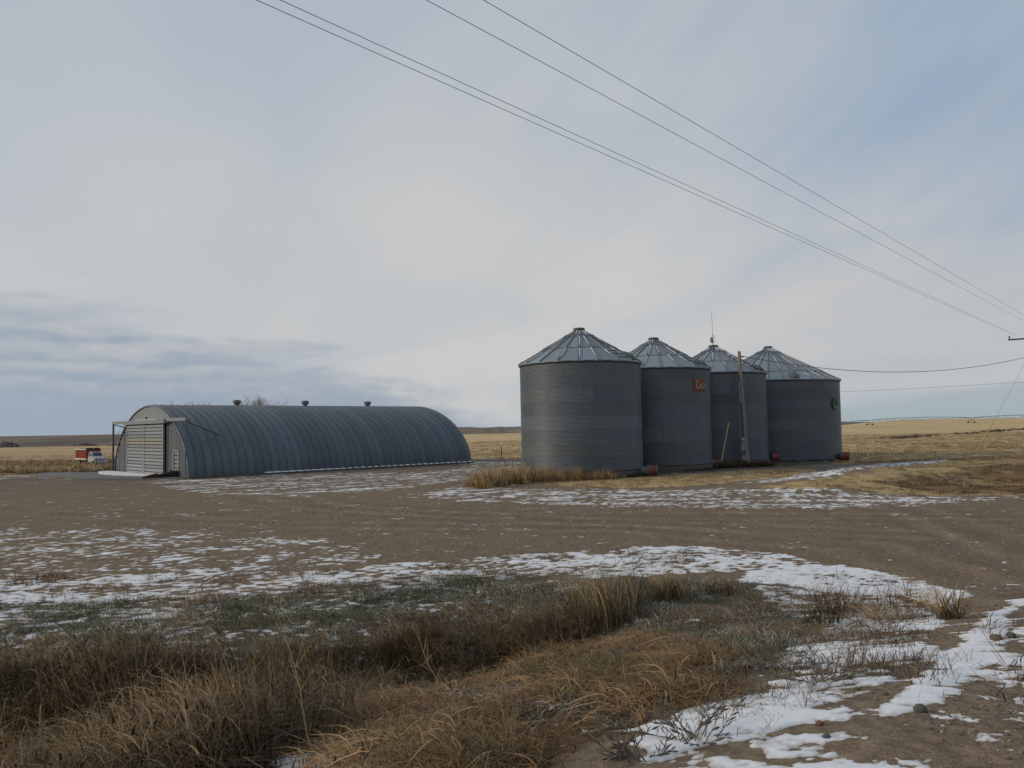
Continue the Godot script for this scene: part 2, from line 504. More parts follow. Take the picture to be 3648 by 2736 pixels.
func terrain(x: float, d: float) -> float:
	var y := 0.0
	if d < 26.0 and d > -30.0:
		var best := 1e9
		var side := 1.0
		var along := 0.0
		for i in 5:
			var ax: float = DITCH[i * 2]
			var ad: float = DITCH[i * 2 + 1]
			var ux: float = DITCH[i * 2 + 2] - ax
			var ud: float = DITCH[i * 2 + 3] - ad
			var t := ((x - ax) * ux + (d - ad) * ud) / (ux * ux + ud * ud)
			t = minf(1.0, t) if i == 0 else clampf(t, 0.0, 1.0)
			if i == 4:
				t = maxf(0.0, ((x - ax) * ux + (d - ad) * ud) / (ux * ux + ud * ud))
			var q := Vector2(x - ax - ux * t, d - ad - ud * t).length()
			if q < best:
				best = q
				side = 1.0 if ux * (d - ad) - ud * (x - ax) > 0.0 else -1.0
				along = i + t
		var s := best * side
		var fade := smooth(-0.2, 1.5, along)
		y += 1.5 * (1.0 - smooth(1.0, 23.0, d)) * smooth(-0.5, 7.5, s)
		y -= 0.75 * fade * exp(-pow(s / 1.5, 2.0))
	if d < 75.0 and d > 25.0 and x > 0.0:
		var u := (x - 19.5) * 0.74 + (d - 43.5) * 0.67
		var v := -(x - 19.5) * 0.67 + (d - 43.5) * 0.74
		y += 0.75 * exp(-pow(u / 9.0, 2.0) - pow(v / 2.3, 2.0)) - 0.8 * exp(-pow((x - 27.0) / 5.0, 2.0) - pow((d - 43.0) / 4.0, 2.0))
	if d > 60.0:
		var a := x / d
		var l := smooth(0.12, 0.3, -a)
		var r := smooth(0.25, 0.5, a)
		var left := -1.7 * smooth(66.0, 105.0, d) + 1.2 * smooth(150.0, 250.0, d) - 14.0 * smooth(260.0, 430.0, d) + 17.5 * smooth(600.0, 1700.0, d)
		var mid := -12.0 * smooth(440.0, 600.0, d) + 16.0 * smooth(700.0, 1800.0, d)
		var right := 1.0 * smooth(150.0, 470.0, d) + 3.0 * smooth(470.0, 720.0, d) - 3.0 * smooth(800.0, 1200.0, d)
		y += l * left + (1.0 - l) * (1.0 - r) * mid + r * right
		if d > 300.0:
			y += (1.0 - r) * smooth(430.0, 800.0, d) * 10.0 * N.get_noise_2d(x * 0.004, d * 0.006) * (1.0 - smooth(1300.0, 1800.0, d) * 0.8)
	return y


func hgt(x: float, d: float) -> float:
	# the height of the ground sheet as meshed
	var i := clampi(xs.bsearch(x) - 1, 0, xs.size() - 2)
	var j := clampi(ds.bsearch(d) - 1, 0, ds.size() - 2)
	var u := clampf((x - xs[i]) / (xs[i + 1] - xs[i]), 0.0, 1.0)
	var v := clampf((d - ds[j]) / (ds[j + 1] - ds[j]), 0.0, 1.0)
	var w := xs.size()
	var a := hs[j * w + i]
	var b := hs[j * w + i + 1]
	var c := hs[(j + 1) * w + i + 1]
	var e := hs[(j + 1) * w + i]
	if u >= v:
		return a + (b - a) * u + (c - b) * v
	return a + (e - a) * v + (c - e) * u


func spot(x: float, d: float, up := 0.0) -> Vector3:
	return Vector3(x, hgt(x, d) + up, -d)


func ground_color(x: float, d: float) -> Color:
	var n1 := N.get_noise_2d(x * 0.22, d * 0.22)
	var n2 := N.get_noise_2d(x * 1.6 + 50.0, d * 1.6)
	var n3 := N.get_noise_2d(x * 0.03, d * 0.03 + 90.0)
	var c := Color(0.400, 0.296, 0.202)
	if d < 95.0 and d > -20.0:
		var wx := x + n1 * 0.9 + n2 * 0.35
		var wd := d + n2 * 0.9 + n1 * 0.8
		if d > 60.0 and not on("yard", wx, wd):
			c = field_color(x, d, n1, n2, n3)
		else:
			# gravel, greyer towards the sheds, browner in the lane
			c = c.lerp(Color(0.285, 0.225, 0.165), smooth(0.0, 0.5, n1 + 0.2) * 0.6)
			c = c.lerp(Color(0.285, 0.235, 0.185), smooth(38.0, 56.0, d) * 0.7)
			if d < 60.0:
				c = c * wheel_tone(x + 0.25 * n1, d + 0.35 * n1, n2)
		if d < 18.0:
			if on("green", wx, wd):
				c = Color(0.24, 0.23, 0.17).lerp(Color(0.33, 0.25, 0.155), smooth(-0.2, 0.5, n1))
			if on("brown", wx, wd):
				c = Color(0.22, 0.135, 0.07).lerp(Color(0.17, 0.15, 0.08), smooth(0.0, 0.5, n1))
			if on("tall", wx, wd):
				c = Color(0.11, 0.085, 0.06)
		else:
			if on("pad", wx, wd):
				c = Color(0.17, 0.155, 0.13)
			if on("lawnright", wx, wd):
				c = Color(0.80, 0.60, 0.34)
			if on("mound", wx, wd):
				c = Color(0.82, 0.59, 0.30)
			if on("hollow", wx, wd):
				c = Color(0.40, 0.255, 0.13).lerp(Color(0.56, 0.39, 0.20), smooth(-0.1, 0.5, n1))
			if on("goldbin", wx, wd):
				c = Color(0.84, 0.60, 0.31)
			if on("tuft", wx, wd):
				c = Color(0.62, 0.42, 0.2)
			if on("strip", wx, wd):
				c = Color(0.52, 0.36, 0.2)
	else:
		c = field_color(x, d, n1, n2, n3)
	var k := 1.0 + 0.22 * n1 + 0.20 * n2
	return Color(c.r * k, c.g * k, c.b * k)


const TRACKS := [
	[3.2, -4.0, 4.6, 4.0, 8.0, 10.0, 11.5, 16.0, 13.0, 24.0, 16.0, 40.0],
	[4.5, 3.0, 8.4, 12.0, 8.6, 20.0, 3.0, 24.6, -8.0, 27.0, -20.0, 33.0, -34.0, 46.0],
	[11.0, 22.0, 2.0, 26.5, -7.0, 32.0, -11.0, 38.0, -8.0, 45.0, 2.0, 50.5],
	[-26.0, 53.0, -16.0, 44.0, -12.0, 36.0, -2.0, 29.0, 14.0, 26.0, 40.0, 22.0],
]


func wheel_tone(x: float, d: float, n2: float) -> float:
	# paired ruts, pale where packed and darker where loose soil is thrown up beside them
	var tone := 1.0
	for l: Array in TRACKS:
		var best := 1e9
		for i in range(0, l.size() - 2, 2):
			var a := Vector2(l[i], l[i + 1])
			var b := Vector2(l[i + 2], l[i + 3])
			var q := Geometry2D.get_closest_point_to_segment(Vector2(x, d), a, b)
			best = minf(best, q.distance_to(Vector2(x, d)))
		if best > 3.2:
			continue
		var w := 1.0 - smooth(1.6, 3.2, best)
		var rut := exp(-pow((best - 0.85) / 0.28, 2.0))
		var spill := exp(-pow((best - 1.45) / 0.25, 2.0)) + exp(-pow(best / 0.35, 2.0))
		tone *= 1.0 + w * (0.19 * rut - 0.16 * spill) * (0.8 + n2)
	return tone


func field_color(x: float, d: float, n1: float, n2: float, n3: float) -> Color:
	var a := x / maxf(d, 1.0)
	var c := Color(0.92, 0.67, 0.36).lerp(Color(0.80, 0.58, 0.32), smooth(-0.3, 0.5, n3 + n1 * 0.4))
	var rows := N.get_noise_2d(x * 0.012, d * 0.16)
	c = c * (1.0 + 0.22 * rows)
	if a < -0.18:
		c = c.lerp(Color(0.68, 0.48, 0.275), 0.7)
		if on("strip", x + n1 * 4.0, d + n2 * 3.0):
			c = Color(0.55, 0.375, 0.205)
		var arc := sin(Vector2(x + 95.0, d - 150.0).length() * 0.55)
		c = c * (1.0 + 0.10 * arc * smooth(95.0, 150.0, d))
	if a > 0.2:
		var bd := 150.0 + 1.09 * (x - 75.0) + 6.0 * n3
		var dark := exp(-pow((d - bd) / 4.0, 2.0))
		c = c.lerp(Color(0.17, 0.125, 0.085), dark * smooth(-0.25, 0.2, N.get_noise_2d(x * 0.06, 4.0)) * 0.35)
	var edge := 262.0 if a < -0.12 else 440.0
	if a < 0.25 and d > edge:
		# rough hill pasture, with grey brush in the folds and pinkish banks
		var hn := N.get_noise_2d(x * 0.006, d * 0.010)
		var hb := N.get_noise_2d(x * 0.016 + 30.0, d * 0.02)
		c = Color(0.30, 0.235, 0.195)
		c = c.lerp(Color(0.19, 0.165, 0.15), smooth(0.0, 0.4, hb))
		c = c.lerp(Color(0.36, 0.235, 0.19), smooth(0.05, 0.45, hn))
		c = c.lerp(Color(0.45, 0.37, 0.26), smooth(0.2, 0.5, N.get_noise_2d(x * 0.005 + 9.0, d * 0.035)))
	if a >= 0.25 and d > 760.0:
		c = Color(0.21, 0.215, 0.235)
	return c


func ground() -> void:
	var p := 0.0
	var half := PackedFloat32Array()
	while p < 3600.0:
		half.append(p)
		p += 0.14 + 0.014 * p + 0.00005 * p * p
	for i in range(half.size() - 1, 0, -1):
		xs.append(-half[i])
	xs.append_array(half)
	p = -40.0
	while p < 3600.0:
		ds.append(p)
		var q := maxf(p, 0.0)
		p += (0.14 + 0.013 * q + 0.0001 * q * q) if p > 1.0 else 1.0
	var w := xs.size()
	var h := ds.size()
	hs.resize(w * h)
	for j in h:
		for i in w:
			hs[j * w + i] = terrain(xs[i], ds[j]) + 0.02 * N.get_noise_2d(xs[i] * 0.3, ds[j] * 0.3)
			if ds[j] > 3.0 and ds[j] < 15.0 and absf(xs[i]) < 14.0 and (on("brown", xs[i], ds[j]) or on("tall", xs[i], ds[j])):
				hs[j * w + i] += 0.10 * N.get_noise_2d(xs[i] * 0.9 + 5.0, ds[j] * 0.9) + 0.05 * N.get_noise_2d(xs[i] * 2.4, ds[j] * 2.4)
	var v := PackedVector3Array()
	var n := PackedVector3Array()
	var c := PackedColorArray()
	v.resize(w * h)
	n.resize(w * h)
	c.resize(w * h)
	for j in h:
		for i in w:
			var o := j * w + i
			v[o] = Vector3(xs[i], hs[o], -ds[j])
			var i0 := maxi(i - 1, 0)
			var i1 := mini(i + 1, w - 1)
			var j0 := maxi(j - 1, 0)
			var j1 := mini(j + 1, h - 1)
			var gx := (hs[j * w + i1] - hs[j * w + i0]) / (xs[i1] - xs[i0])
			var gd := (hs[j1 * w + i] - hs[j0 * w + i]) / (ds[j1] - ds[j0])
			n[o] = Vector3(-gx, 1.0, gd).normalized()
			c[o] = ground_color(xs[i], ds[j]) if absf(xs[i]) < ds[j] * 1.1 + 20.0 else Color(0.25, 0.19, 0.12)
	var idx := PackedInt32Array()
	idx.resize((w - 1) * (h - 1) * 6)
	var k := 0
	for j in h - 1:
		for i in w - 1:
			var a := j * w + i
			var b := a + 1
			var e := a + w
			var f := e + 1
			# seen from above (x right, -z up) clockwise: a, e, f and a, f, b
			idx[k] = a
			idx[k + 1] = e
			idx[k + 2] = f
			idx[k + 3] = a
			idx[k + 4] = f
			idx[k + 5] = b
			k += 6
	var arr := []
	arr.resize(Mesh.ARRAY_MAX)
	arr[Mesh.ARRAY_VERTEX] = v
	arr[Mesh.ARRAY_NORMAL] = n
	arr[Mesh.ARRAY_COLOR] = c
	arr[Mesh.ARRAY_INDEX] = idx
	var mesh := ArrayMesh.new()
	mesh.add_surface_from_arrays(Mesh.PRIMITIVE_TRIANGLES, arr)
	var o := put("ground", mesh, "ground_soil")
	tag(o, "gravel yard, ditch and tan fields running out to the horizon", "ground", "", "structure")


# ---------------------------------------------------------------- snow
const CW := 240
const CH := 170
const NW := 380
const NH := 268
var near_cov: PackedFloat32Array


func coverage(x: float, d: float) -> float:
	if x > -15.9 and x < 14.2 and d > 2.1 and d < 23.2:
		return grid_at(near_cov, NW, (x + 16.0) / 0.08, (d - 2.0) / 0.08)
	return grid_at(cov, CW, clampf((x + 55.0) * 2.0, 0.0, CW - 1.001), clampf(d * 2.0, 0.0, CH - 1.001))


func grid_at(g: PackedFloat32Array, w: int, u: float, v: float) -> float:
	var i := int(u)
	var j := int(v)
	u -= i
	v -= j
	var o := j * w + i
	return lerpf(lerpf(g[o], g[o + 1], u), lerpf(g[o + w], g[o + w + 1], u), v)


func snow_depth(x: float, d: float) -> float:
	var c := coverage(x, d)
	if c < -0.4:
		return -0.3
	var fine := smooth(5.0, 20.0, d)
	var n := NF.get_noise_2d(x * 0.42, d * 0.75) * lerpf(0.80, 0.60, fine) + NF.get_noise_2d(x * 2.3 + 40.0, d * 3.2) * lerpf(0.80, 0.90, fine) + NF.get_noise_2d(x * 7.0, d * 8.5 + 20.0) * lerpf(0.42, 0.45, fine)
	if d > 38.0 and x < 2.0:
		# drifts combed along the wheel tracks of the turn-around
		var u := x * 0.80 + d * 0.60
		var v := -x * 0.60 + d * 0.80
		n = n * 0.7 + 0.6 * NF.get_noise_2d(u * 0.12, v * 1.3)
	return c - 0.5 - n


func raw_cover(q: Vector2, polys: Array) -> float:
	var c := -0.5
	if q.y < 80.0 and on("yard", q.x, q.y):
		c = 0.03 if q.y < 30.0 else 0.06
		if q.y > 14.0 and q.y < 30.0 and q.x > -4.0:
			c = -0.02
	if q.y > 18.0 and on("pad", q.x, q.y):
		c = 0.06
	if q.y < 11.0 and q.x > 1.6 and not on("green", q.x, q.y):
		c = -0.06
	for p: Array in polys:
		if p[0] > c and p[2].has_point(q) and Geometry2D.is_point_in_polygon(q, p[1]):
			c = p[0]
	if on("mound", q.x, q.y) or on("goldbin", q.x, q.y):
		c = -0.1
	if on("hollow", q.x, q.y):
		c = 0.05 if q.x < 27.0 and q.y > 38.0 + (q.x - 18.0) * 0.6 else -0.3
	if (on("tall", q.x, q.y) or on("brown", q.x, q.y)) and not on("green", q.x, q.y):
		c = 0.0 if c < 0.76 else c - 0.2
	return c


func blurred(g: PackedFloat32Array, w: int, h: int) -> PackedFloat32Array:
	var out := g.duplicate()
	for j in range(1, h - 1):
		for i in range(1, w - 1):
			var o := j * w + i
			out[o] = g[o] * 0.4 + (g[o - 1] + g[o + 1] + g[o - w] + g[o + w]) * 0.15
	return out


func snow() -> void:
	cov.resize(CW * CH)
	near_cov.resize(NW * NH)
	var polys := []
	for k in SNOW:
		var p := PackedVector2Array()
		var l: Array = SNOW[k][1]
		for i in range(0, l.size(), 2):
			p.append(Vector2(l[i], l[i + 1]))
		polys.append([SNOW[k][0], p, box_of(p)])
	for j in CH:
		for i in CW:
			cov[j * CW + i] = raw_cover(Vector2(i / 2.0 - 55.0, j / 2.0), polys)
	for j in NH:
		for i in NW:
			near_cov[j * NW + i] = raw_cover(Vector2(i * 0.08 - 16.0, j * 0.08 + 2.0), polys)
	cov = blurred(cov, CW, CH)
	near_cov = blurred(near_cov, NW, NH)
	for b: Array in [[3.0, 8.0, -4.0, 9.0, 0.03], [8.0, 16.0, -15.0, 15.0, 0.05], [16.0, 32.0, -30.0, 30.0, 0.09], [32.0, 62.0, -48.0, 50.0, 0.17], [62.0, 80.0, -52.0, 60.0, 0.3]]:
		snow_band(b[0], b[1], b[2], b[3], b[4])


func snow_band(d0: float, d1: float, x0: float, x1: float, s: float) -> void:
	var w := int((x1 - x0) / s) + 1
	var h := int(round((d1 - d0) / s)) + 1
	var t := PackedFloat32Array()
	var y := PackedFloat32Array()
	t.resize(w * h)
	y.resize(w * h)
	for j in h:
		var d := d0 + s * j
		for i in w:
			var x := x0 + s * i
			var k := snow_depth(x, d) if absf(x) < d * 0.95 + 2.0 else -1.0
			t[j * w + i] = k
			if k > -0.6:
				y[j * w + i] = hgt(x, d) + clampf(k * 0.03, -0.04, 0.007 + 0.012 * clampf(k, 0.0, 1.0))
	var v := PackedVector3Array()
	var n := PackedVector3Array()
	var col := PackedColorArray()
	var idx := PackedInt32Array()
	var at := PackedInt32Array()
	at.resize(w * h)
	at.fill(-1)
	for j in h - 1:
		for i in w - 1:
			var o := j * w + i
			var q := [o, o + 1, o + w + 1, o + w]
			var most := maxf(maxf(t[q[0]], t[q[1]]), maxf(t[q[2]], t[q[3]]))
			var least := minf(minf(t[q[0]], t[q[1]]), minf(t[q[2]], t[q[3]]))
			if most < 0.0 or least < -0.55:
				continue
			for e: int in q:
				if at[e] < 0:
					at[e] = v.size()
					# a thin dusting lets the soil tint through
					col.append(Color(0.60, 0.55, 0.50).lerp(Color(1, 1, 1), smooth(0.0, 0.24, t[e])))
					var ei := e % w
					var ej := e / w
					v.append(Vector3(x0 + s * ei, y[e], -(d0 + s * ej)))
					var l := y[e - 1] if ei > 0 and t[e - 1] > -0.6 else y[e]
					var r := y[e + 1] if ei < w - 1 and t[e + 1] > -0.6 else y[e]
					var f := y[e - w] if ej > 0 and t[e - w] > -0.6 else y[e]
					var g := y[e + w] if ej < h - 1 and t[e + w] > -0.6 else y[e]
					n.append(Vector3((l - r) / (2.0 * s), 1.0, (g - f) / (2.0 * s)).normalized())
			idx.append_array([at[q[0]], at[q[3]], at[q[2]], at[q[0]], at[q[2]], at[q[1]]])
	var arr := []
	arr.resize(Mesh.ARRAY_MAX)
	arr[Mesh.ARRAY_VERTEX] = v
	arr[Mesh.ARRAY_NORMAL] = n
	arr[Mesh.ARRAY_COLOR] = col
	arr[Mesh.ARRAY_INDEX] = idx
	var mesh := ArrayMesh.new()
	mesh.add_surface_from_arrays(Mesh.PRIMITIVE_TRIANGLES, arr)
	var o := put("snow", mesh, "snow_dusting")
	tag(o, "thin patchy snow lying on the gravel and short grass", "snow", "", "structure")


# ---------------------------------------------------------------- arched shed
const SHED_W := 15.9
const SHED_H := 5.04
const SX := 1.39


func arch(s: float) -> Vector2:
	# s from 0 (right foot) to PI (left foot)
	var e := 2.0 / 1.85
	var c := cos(s)
	var q := sin(s)
	return Vector2(signf(c) * pow(absf(c), e) * SHED_W * 0.5, pow(maxf(q, 0.0), e) * SHED_H)


func arch_top(x: float) -> float:
	var u := minf(absf(x) / (SHED_W * 0.5), 1.0)
	return SHED_H * pow(maxf(1.0 - pow(u, 1.85), 0.0), 1.0 / 1.85)


func wave_sheet(x0: float, x1: float, lo: float, cap: float, z: float, pitch: float, depth: float) -> SurfaceTool:
	# upright corrugated sheet, cut off along the arch or at a height
	var st := st_new()
	var n := int(ceil((x1 - x0) / pitch * 4.0))
	var step := (x1 - x0) / n
	for i in n:
		var a := x0 + step * i
		var b := a + step
		var za: float = z + [0.0, depth, depth, 0.0][i % 4]
		var zb: float = z + [0.0, depth, depth, 0.0][(i + 1) % 4]
		var ta := minf(cap, arch_top(a) - 0.02)
		var tb := minf(cap, arch_top(b) - 0.02)
		if ta <= lo and tb <= lo:
			continue
		flat(st, Vector3(a, lo, za), Vector3(b, lo, zb), Vector3(b, maxf(tb, lo), zb), Vector3(a, maxf(ta, lo), za), Vector3(0, 0, 1))
	return st


func shed() -> void:
	var o := thing("arched_shed", "long grey arched steel shed with wide slatted sliding doors", "shed", Vector3(-27.5, 0.02, -60.45), deg_to_rad(-47.3))
	var pitch := 0.61
	var count := 41
	# one arch panel: a deep round rib bent over the profile
	var pts := []
	var nrm := []
	var m := 30
	var cross := 8
	for j in m + 1:
		var s := PI * j / m
		var p := arch(s)
		var q0 := arch(maxf(s - 0.02, 0.0))
		var q1 := arch(minf(s + 0.02, PI))
		var tan2 := (q1 - q0).normalized()
		var out := Vector2(tan2.y, -tan2.x)
		var rowp := []
		var rown := []
		for i in cross + 1:
			var f := float(i) / cross
			var b := 0.13 * pow(sin(PI * f), 0.7)
			rowp.append(Vector3(p.x + out.x * b, maxf(p.y + out.y * b, 0.0) + 0.12, -pitch * f))
			var slope := 0.13 * PI / pitch * cos(PI * f) * 1.0
			rown.append(Vector3(out.x, out.y, slope).normalized())
		pts.append(rowp)
		nrm.append(rown)
	var st := st_new()
	sheet(st, pts, nrm)
	var panel := st.commit()
	for k in count:
		var a := put("arch_panel", panel, "shell_sheet_%d" % rng.randi_range(0, 4), o)
		a.position.z = -pitch * k
	# concrete footing with a lip of blown snow along the near side
	st = st_new()
	for s: float in [-1.0, 1.0]:
		box(st, Vector3(s * (SHED_W * 0.5 + 0.02), 0.0, -pitch * count * 0.5), Vector3(0.42, 0.26, pitch * count))
	var foot := put("footing", st, "concrete", o)
	var lump := SphereMesh.new()
	lump.radius = 0.5
	lump.height = 1.0
	lump.radial_segments = 10
	lump.rings = 5
	for k in range(9, count):
		var c := put("snow_cap", lump, "snow", foot)
		c.position = Vector3(SHED_W * 0.5 + 0.10 + rng.randf_range(0.0, 0.03), 0.13, -pitch * (k + 0.5))
		c.scale = Vector3(0.30, rng.randf_range(0.10, 0.15), pitch * (rng.randf_range(0.82, 0.94) if k > 18 else 1.35))
	# front wall: corrugated sheets each side of the doors, plain arch above the track
	var hdr := 3.86
	for r: Array in [[-7.9, -6.75], [-6.75, -5.6], [-5.6, -4.46], [4.1, 5.03], [6.28, 7.1], [7.1, 7.9]]:
		put("wall_sheet", wave_sheet(r[0], r[1], 0.05, hdr, -0.09, 0.36, 0.075), "gable_sheet", o)
	put("wall_sheet", wave_sheet(5.03, 6.28, 1.95, hdr, -0.09, 0.36, 0.075), "gable_sheet", o)
	st = st_new()
	for i in 36:
		var a := -4.8 + 9.6 * i / 36.0
		var b := a + 9.6 / 36.0
		if arch_top(a) > hdr - 0.02 or arch_top(b) > hdr - 0.02:
			quad(st, Vector3(a, hdr, -0.05), Vector3(b, hdr, -0.05), Vector3(b, maxf(arch_top(b), hdr) + 0.12, -0.05), Vector3(a, maxf(arch_top(a), hdr) + 0.12, -0.05), Vector3(0, 0, 1))
	put("gable_panel", st, "gable_light", o)
	st = st_new()
	var rim := PackedVector3Array()
	for j in 41:
		var p := arch(PI * j / 40.0)
		rim.append(Vector3(p.x * 1.008, p.y * 1.008 + 0.12, 0.0))
	path_tube(st, rim, 0.045, 6)
	put("arch_rim", st, "gable_light", o)
	st = st_new()
	box(st, Vector3(-0.5, 4.2, 0.02), Vector3(0.09, 0.3, 0.06))
	box(st, Vector3(-0.5, 4.36, 0.03), Vector3(0.2, 0.05, 0.05))
	put("hook", st, "dark_steel", o)
	# back wall
	st = st_new()
	for i in 40:
		var a := -SHED_W * 0.5 + SHED_W * i / 40.0
		var b := a + SHED_W / 40.0
		quad(st, Vector3(a, 0, -pitch * count), Vector3(b, 0, -pitch * count), Vector3(b, arch_top(b) + 0.1, -pitch * count), Vector3(a, arch_top(a) + 0.1, -pitch * count), Vector3(0, 0, -1))
	put("back_wall", st, "gable_sheet", o)
	# track housing and its outriggers
	st = st_new()
	box(st, Vector3(-0.28, 3.98, 0.20), Vector3(9.2, 0.30, 0.34))
	put("track_hood", st, "gable_light", o)
	st = st_new()
	box(st, Vector3(0.4, 4.145, 0.20), Vector3(4.6, 0.03, 0.30))
	put("snow_cap", st, "snow", o)
	for r: Array in [[-8.0, -4.88, 4.02], [4.32, 8.0, 4.06]]:
		st = st_new()
		box(st, Vector3((r[0] + r[1]) * 0.5, r[2], 0.16), Vector3(r[1] - r[0], 0.22, 0.16))
		put("track_beam", st, "gable_light", o)
	st = st_new()
	tube(st, Vector3(-7.92, 0.0, 0.16), Vector3(-7.92, 3.92, 0.16), 0.075, 0.075, 8)
	put("track_post", st, "dark_steel", o)
	st = st_new()
	tube(st, Vector3(7.88, 0.0, 0.16), Vector3(7.88, 3.95, 0.16), 0.05, 0.05, 8)
	put("track_post", st, "rib_steel", o)
	for s: float in [-1.0, 1.0]:
		st = st_new()
		tube(st, Vector3(s * 7.88, 3.88, 0.1), Vector3(6.9, 2.9, -2.6) if s > 0 else Vector3(-5.4, 3.4, -0.9), 0.04, 0.04, 6)
		put("brace", st, "dark_steel", o)
	st = st_new()
	tube(st, Vector3(7.88, 2.1, 0.1), Vector3(6.9, 2.9, -2.6), 0.018, 0.018, 5)
	put("brace", st, "rib_steel", o)
	# two sliding doors of lapped slats
	for r: Array in [[-4.46, -0.48], [-0.42, 3.66]]:
		var door := Node3D.new()
		door.name = "sliding_door"
		o.add_child(door, true)
		var w: float = r[1] - r[0]
		door.position = Vector3(r[0], 0.06, 0.10)
		st = st_new()
		for e: float in [0.05, w - 0.05]:
			box(st, Vector3(e, 1.88, 0.03), Vector3(0.10, 3.76, 0.10))
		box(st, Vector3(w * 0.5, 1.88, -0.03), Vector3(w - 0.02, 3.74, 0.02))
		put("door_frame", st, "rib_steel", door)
		var hgt_slat := 3.74 / 15.0
		st = st_new()
		# each slat stands proud of a groove; a dark backing sheet paints in its shadow
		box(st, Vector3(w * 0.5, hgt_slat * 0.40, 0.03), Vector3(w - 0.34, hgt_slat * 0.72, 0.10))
		for e: float in [0.06, w - 0.06]:
			box(st, Vector3(e, hgt_slat * 0.5, 0.045), Vector3(0.13, hgt_slat, 0.10))
		var slat := st.commit()
		for k in 15:
			var b := put("slat", slat, "slat_sheet_cream" if k == 10 or k == 9 else "slat_sheet_%d" % rng.randi_range(0, 4), door)
			b.position.y = hgt_slat * k
	st = st_new()
	box(st, Vector3(3.88, 1.93, -0.02), Vector3(0.42, 3.8, 0.04))
	put("door_gap", st, "dark_steel", o)
	# small door in the wall
	var wd := Node3D.new()
	wd.name = "walk_door"
	o.add_child(wd, true)
	wd.position = Vector3(5.05, 0.05, -0.02)
	wd.scale = Vector3(1.36, 1.0, 1.0)
	st = st_new()
	for e: float in [0.09, 0.81]:
		box(st, Vector3(e, 0.95, 0.0), Vector3(0.16, 1.9, 0.09))
	box(st, Vector3(0.45, 1.83, 0.0), Vector3(0.9, 0.14, 0.09))
	put("door_frame", st, "gable_light", wd)
	st = st_new()
	box(st, Vector3(0.49, 0.12, 0.0), Vector3(0.46, 0.19, 0.07))
	var ws := st.commit()
	st = st_new()
	box(st, Vector3(0.45, 0.9, -0.05), Vector3(0.7, 1.8, 0.02))
	put("door_back", st, "dark_steel", wd)
	for k in 6:
		var b := put("slat", ws, "slat_sheet_%d" % rng.randi_range(0, 3), wd)
		b.position.y = 0.06 + 0.29 * k
	# ridge ventilators
	for z: float in [-6.9, -13.0, -19.3]:
		st = st_new()
		lathe(st, PackedVector2Array([Vector2(0.20, -0.2), Vector2(0.20, 0.22)]), 14)
		var v := put("ridge_vent", st, "rib_steel", o)
		v.position = Vector3(0, SHED_H + 0.2, z)
		st = st_new()
		lathe(st, PackedVector2Array([Vector2(0.20, 0.16), Vector2(0.32, 0.20), Vector2(0.32, 0.43), Vector2(0.29, 0.45), Vector2(0.0, 0.50)]), 16)
		put("cap", st, "rib_steel", v)
	# apron in front of the doors
	var ap := PackedVector2Array([Vector2(-9.6, 0.1), Vector2(7.6, 0.1), Vector2(5.8, 2.2), Vector2(2.0, 4.6), Vector2(-7.5, 6.2), Vector2(-11.5, 4.5)])
	put_slab("concrete_apron", ap, 0.07, o.transform, "apron_concrete", "pale concrete apron in front of the slatted shed doors", "apron")
	var sn := PackedVector2Array()
	for k in 40:
		var f := k / 40.0
		var x := -8.6 + 12.2 * (f * 2.0 if f < 0.5 else 2.0 - f * 2.0)
		var z := 0.25 if f < 0.5 else 1.0 + 1.3 * sin(PI * clampf((x + 8.6) / 12.2, 0.0, 1.0)) + 0.35 * N.get_noise_1d(k * 0.4)
		sn.append(Vector2(x, z))
	put_slab("snow", sn, 0.11, o.transform, "snow", "smooth strip of snow on the concrete before the shed doors", "snow")


func put_slab(called: String, poly: PackedVector2Array, top: float, at: Transform3D, m: String, label: String, category: String) -> void:
	var st := st_new()
	var id := Geometry2D.triangulate_polygon(poly)
	for k in range(0, id.size(), 3):
		var p := []
		for e in 3:
			p.append(at * Vector3(poly[id[k + e]].x, top, poly[id[k + e]].y))
		tri(st, p[0], p[1], p[2], Vector3.UP, Vector3.UP, Vector3.UP)
	for k in poly.size():
		var a := poly[k]
		var b := poly[(k + 1) % poly.size()]
		var mid := (a + b) * 0.5
		var out := Vector3(mid.x, 0, mid.y) - Vector3(-0.5, 0, 2.0)
		flat(st, at * Vector3(a.x, top, a.y), at * Vector3(b.x, top, b.y), at * Vector3(b.x, -0.2, b.y), at * Vector3(a.x, -0.2, a.y), at.basis * out)
	tag(put(called, st, m), label, category, "", "structure")


# ---------------------------------------------------------------- grain bins
func bin_sheet(r: float, hgt_ring: float, ang: float, waves: int) -> ArrayMesh:
	var pts := []
	var nrm := []
	var rows := waves * 4
	for j in rows + 1:
		var f := float(j) / rows
		var ph := TAU * waves * f
		var rad := r + 0.019 * cos(ph)
		var slope := 0.019 * TAU * waves / hgt_ring * sin(ph)
		var rp := []
		var rn := []
		for i in 9:
			var a := ang * (float(i) / 8.0 - 0.5)
			rp.append(Vector3(sin(a) * rad, f * hgt_ring, cos(a) * rad))
			rn.append(Vector3(sin(a), slope, cos(a)).normalized())
		pts.append(rp)
		nrm.append(rn)
	var st := st_new()
	sheet(st, pts, nrm)
	return st.commit()


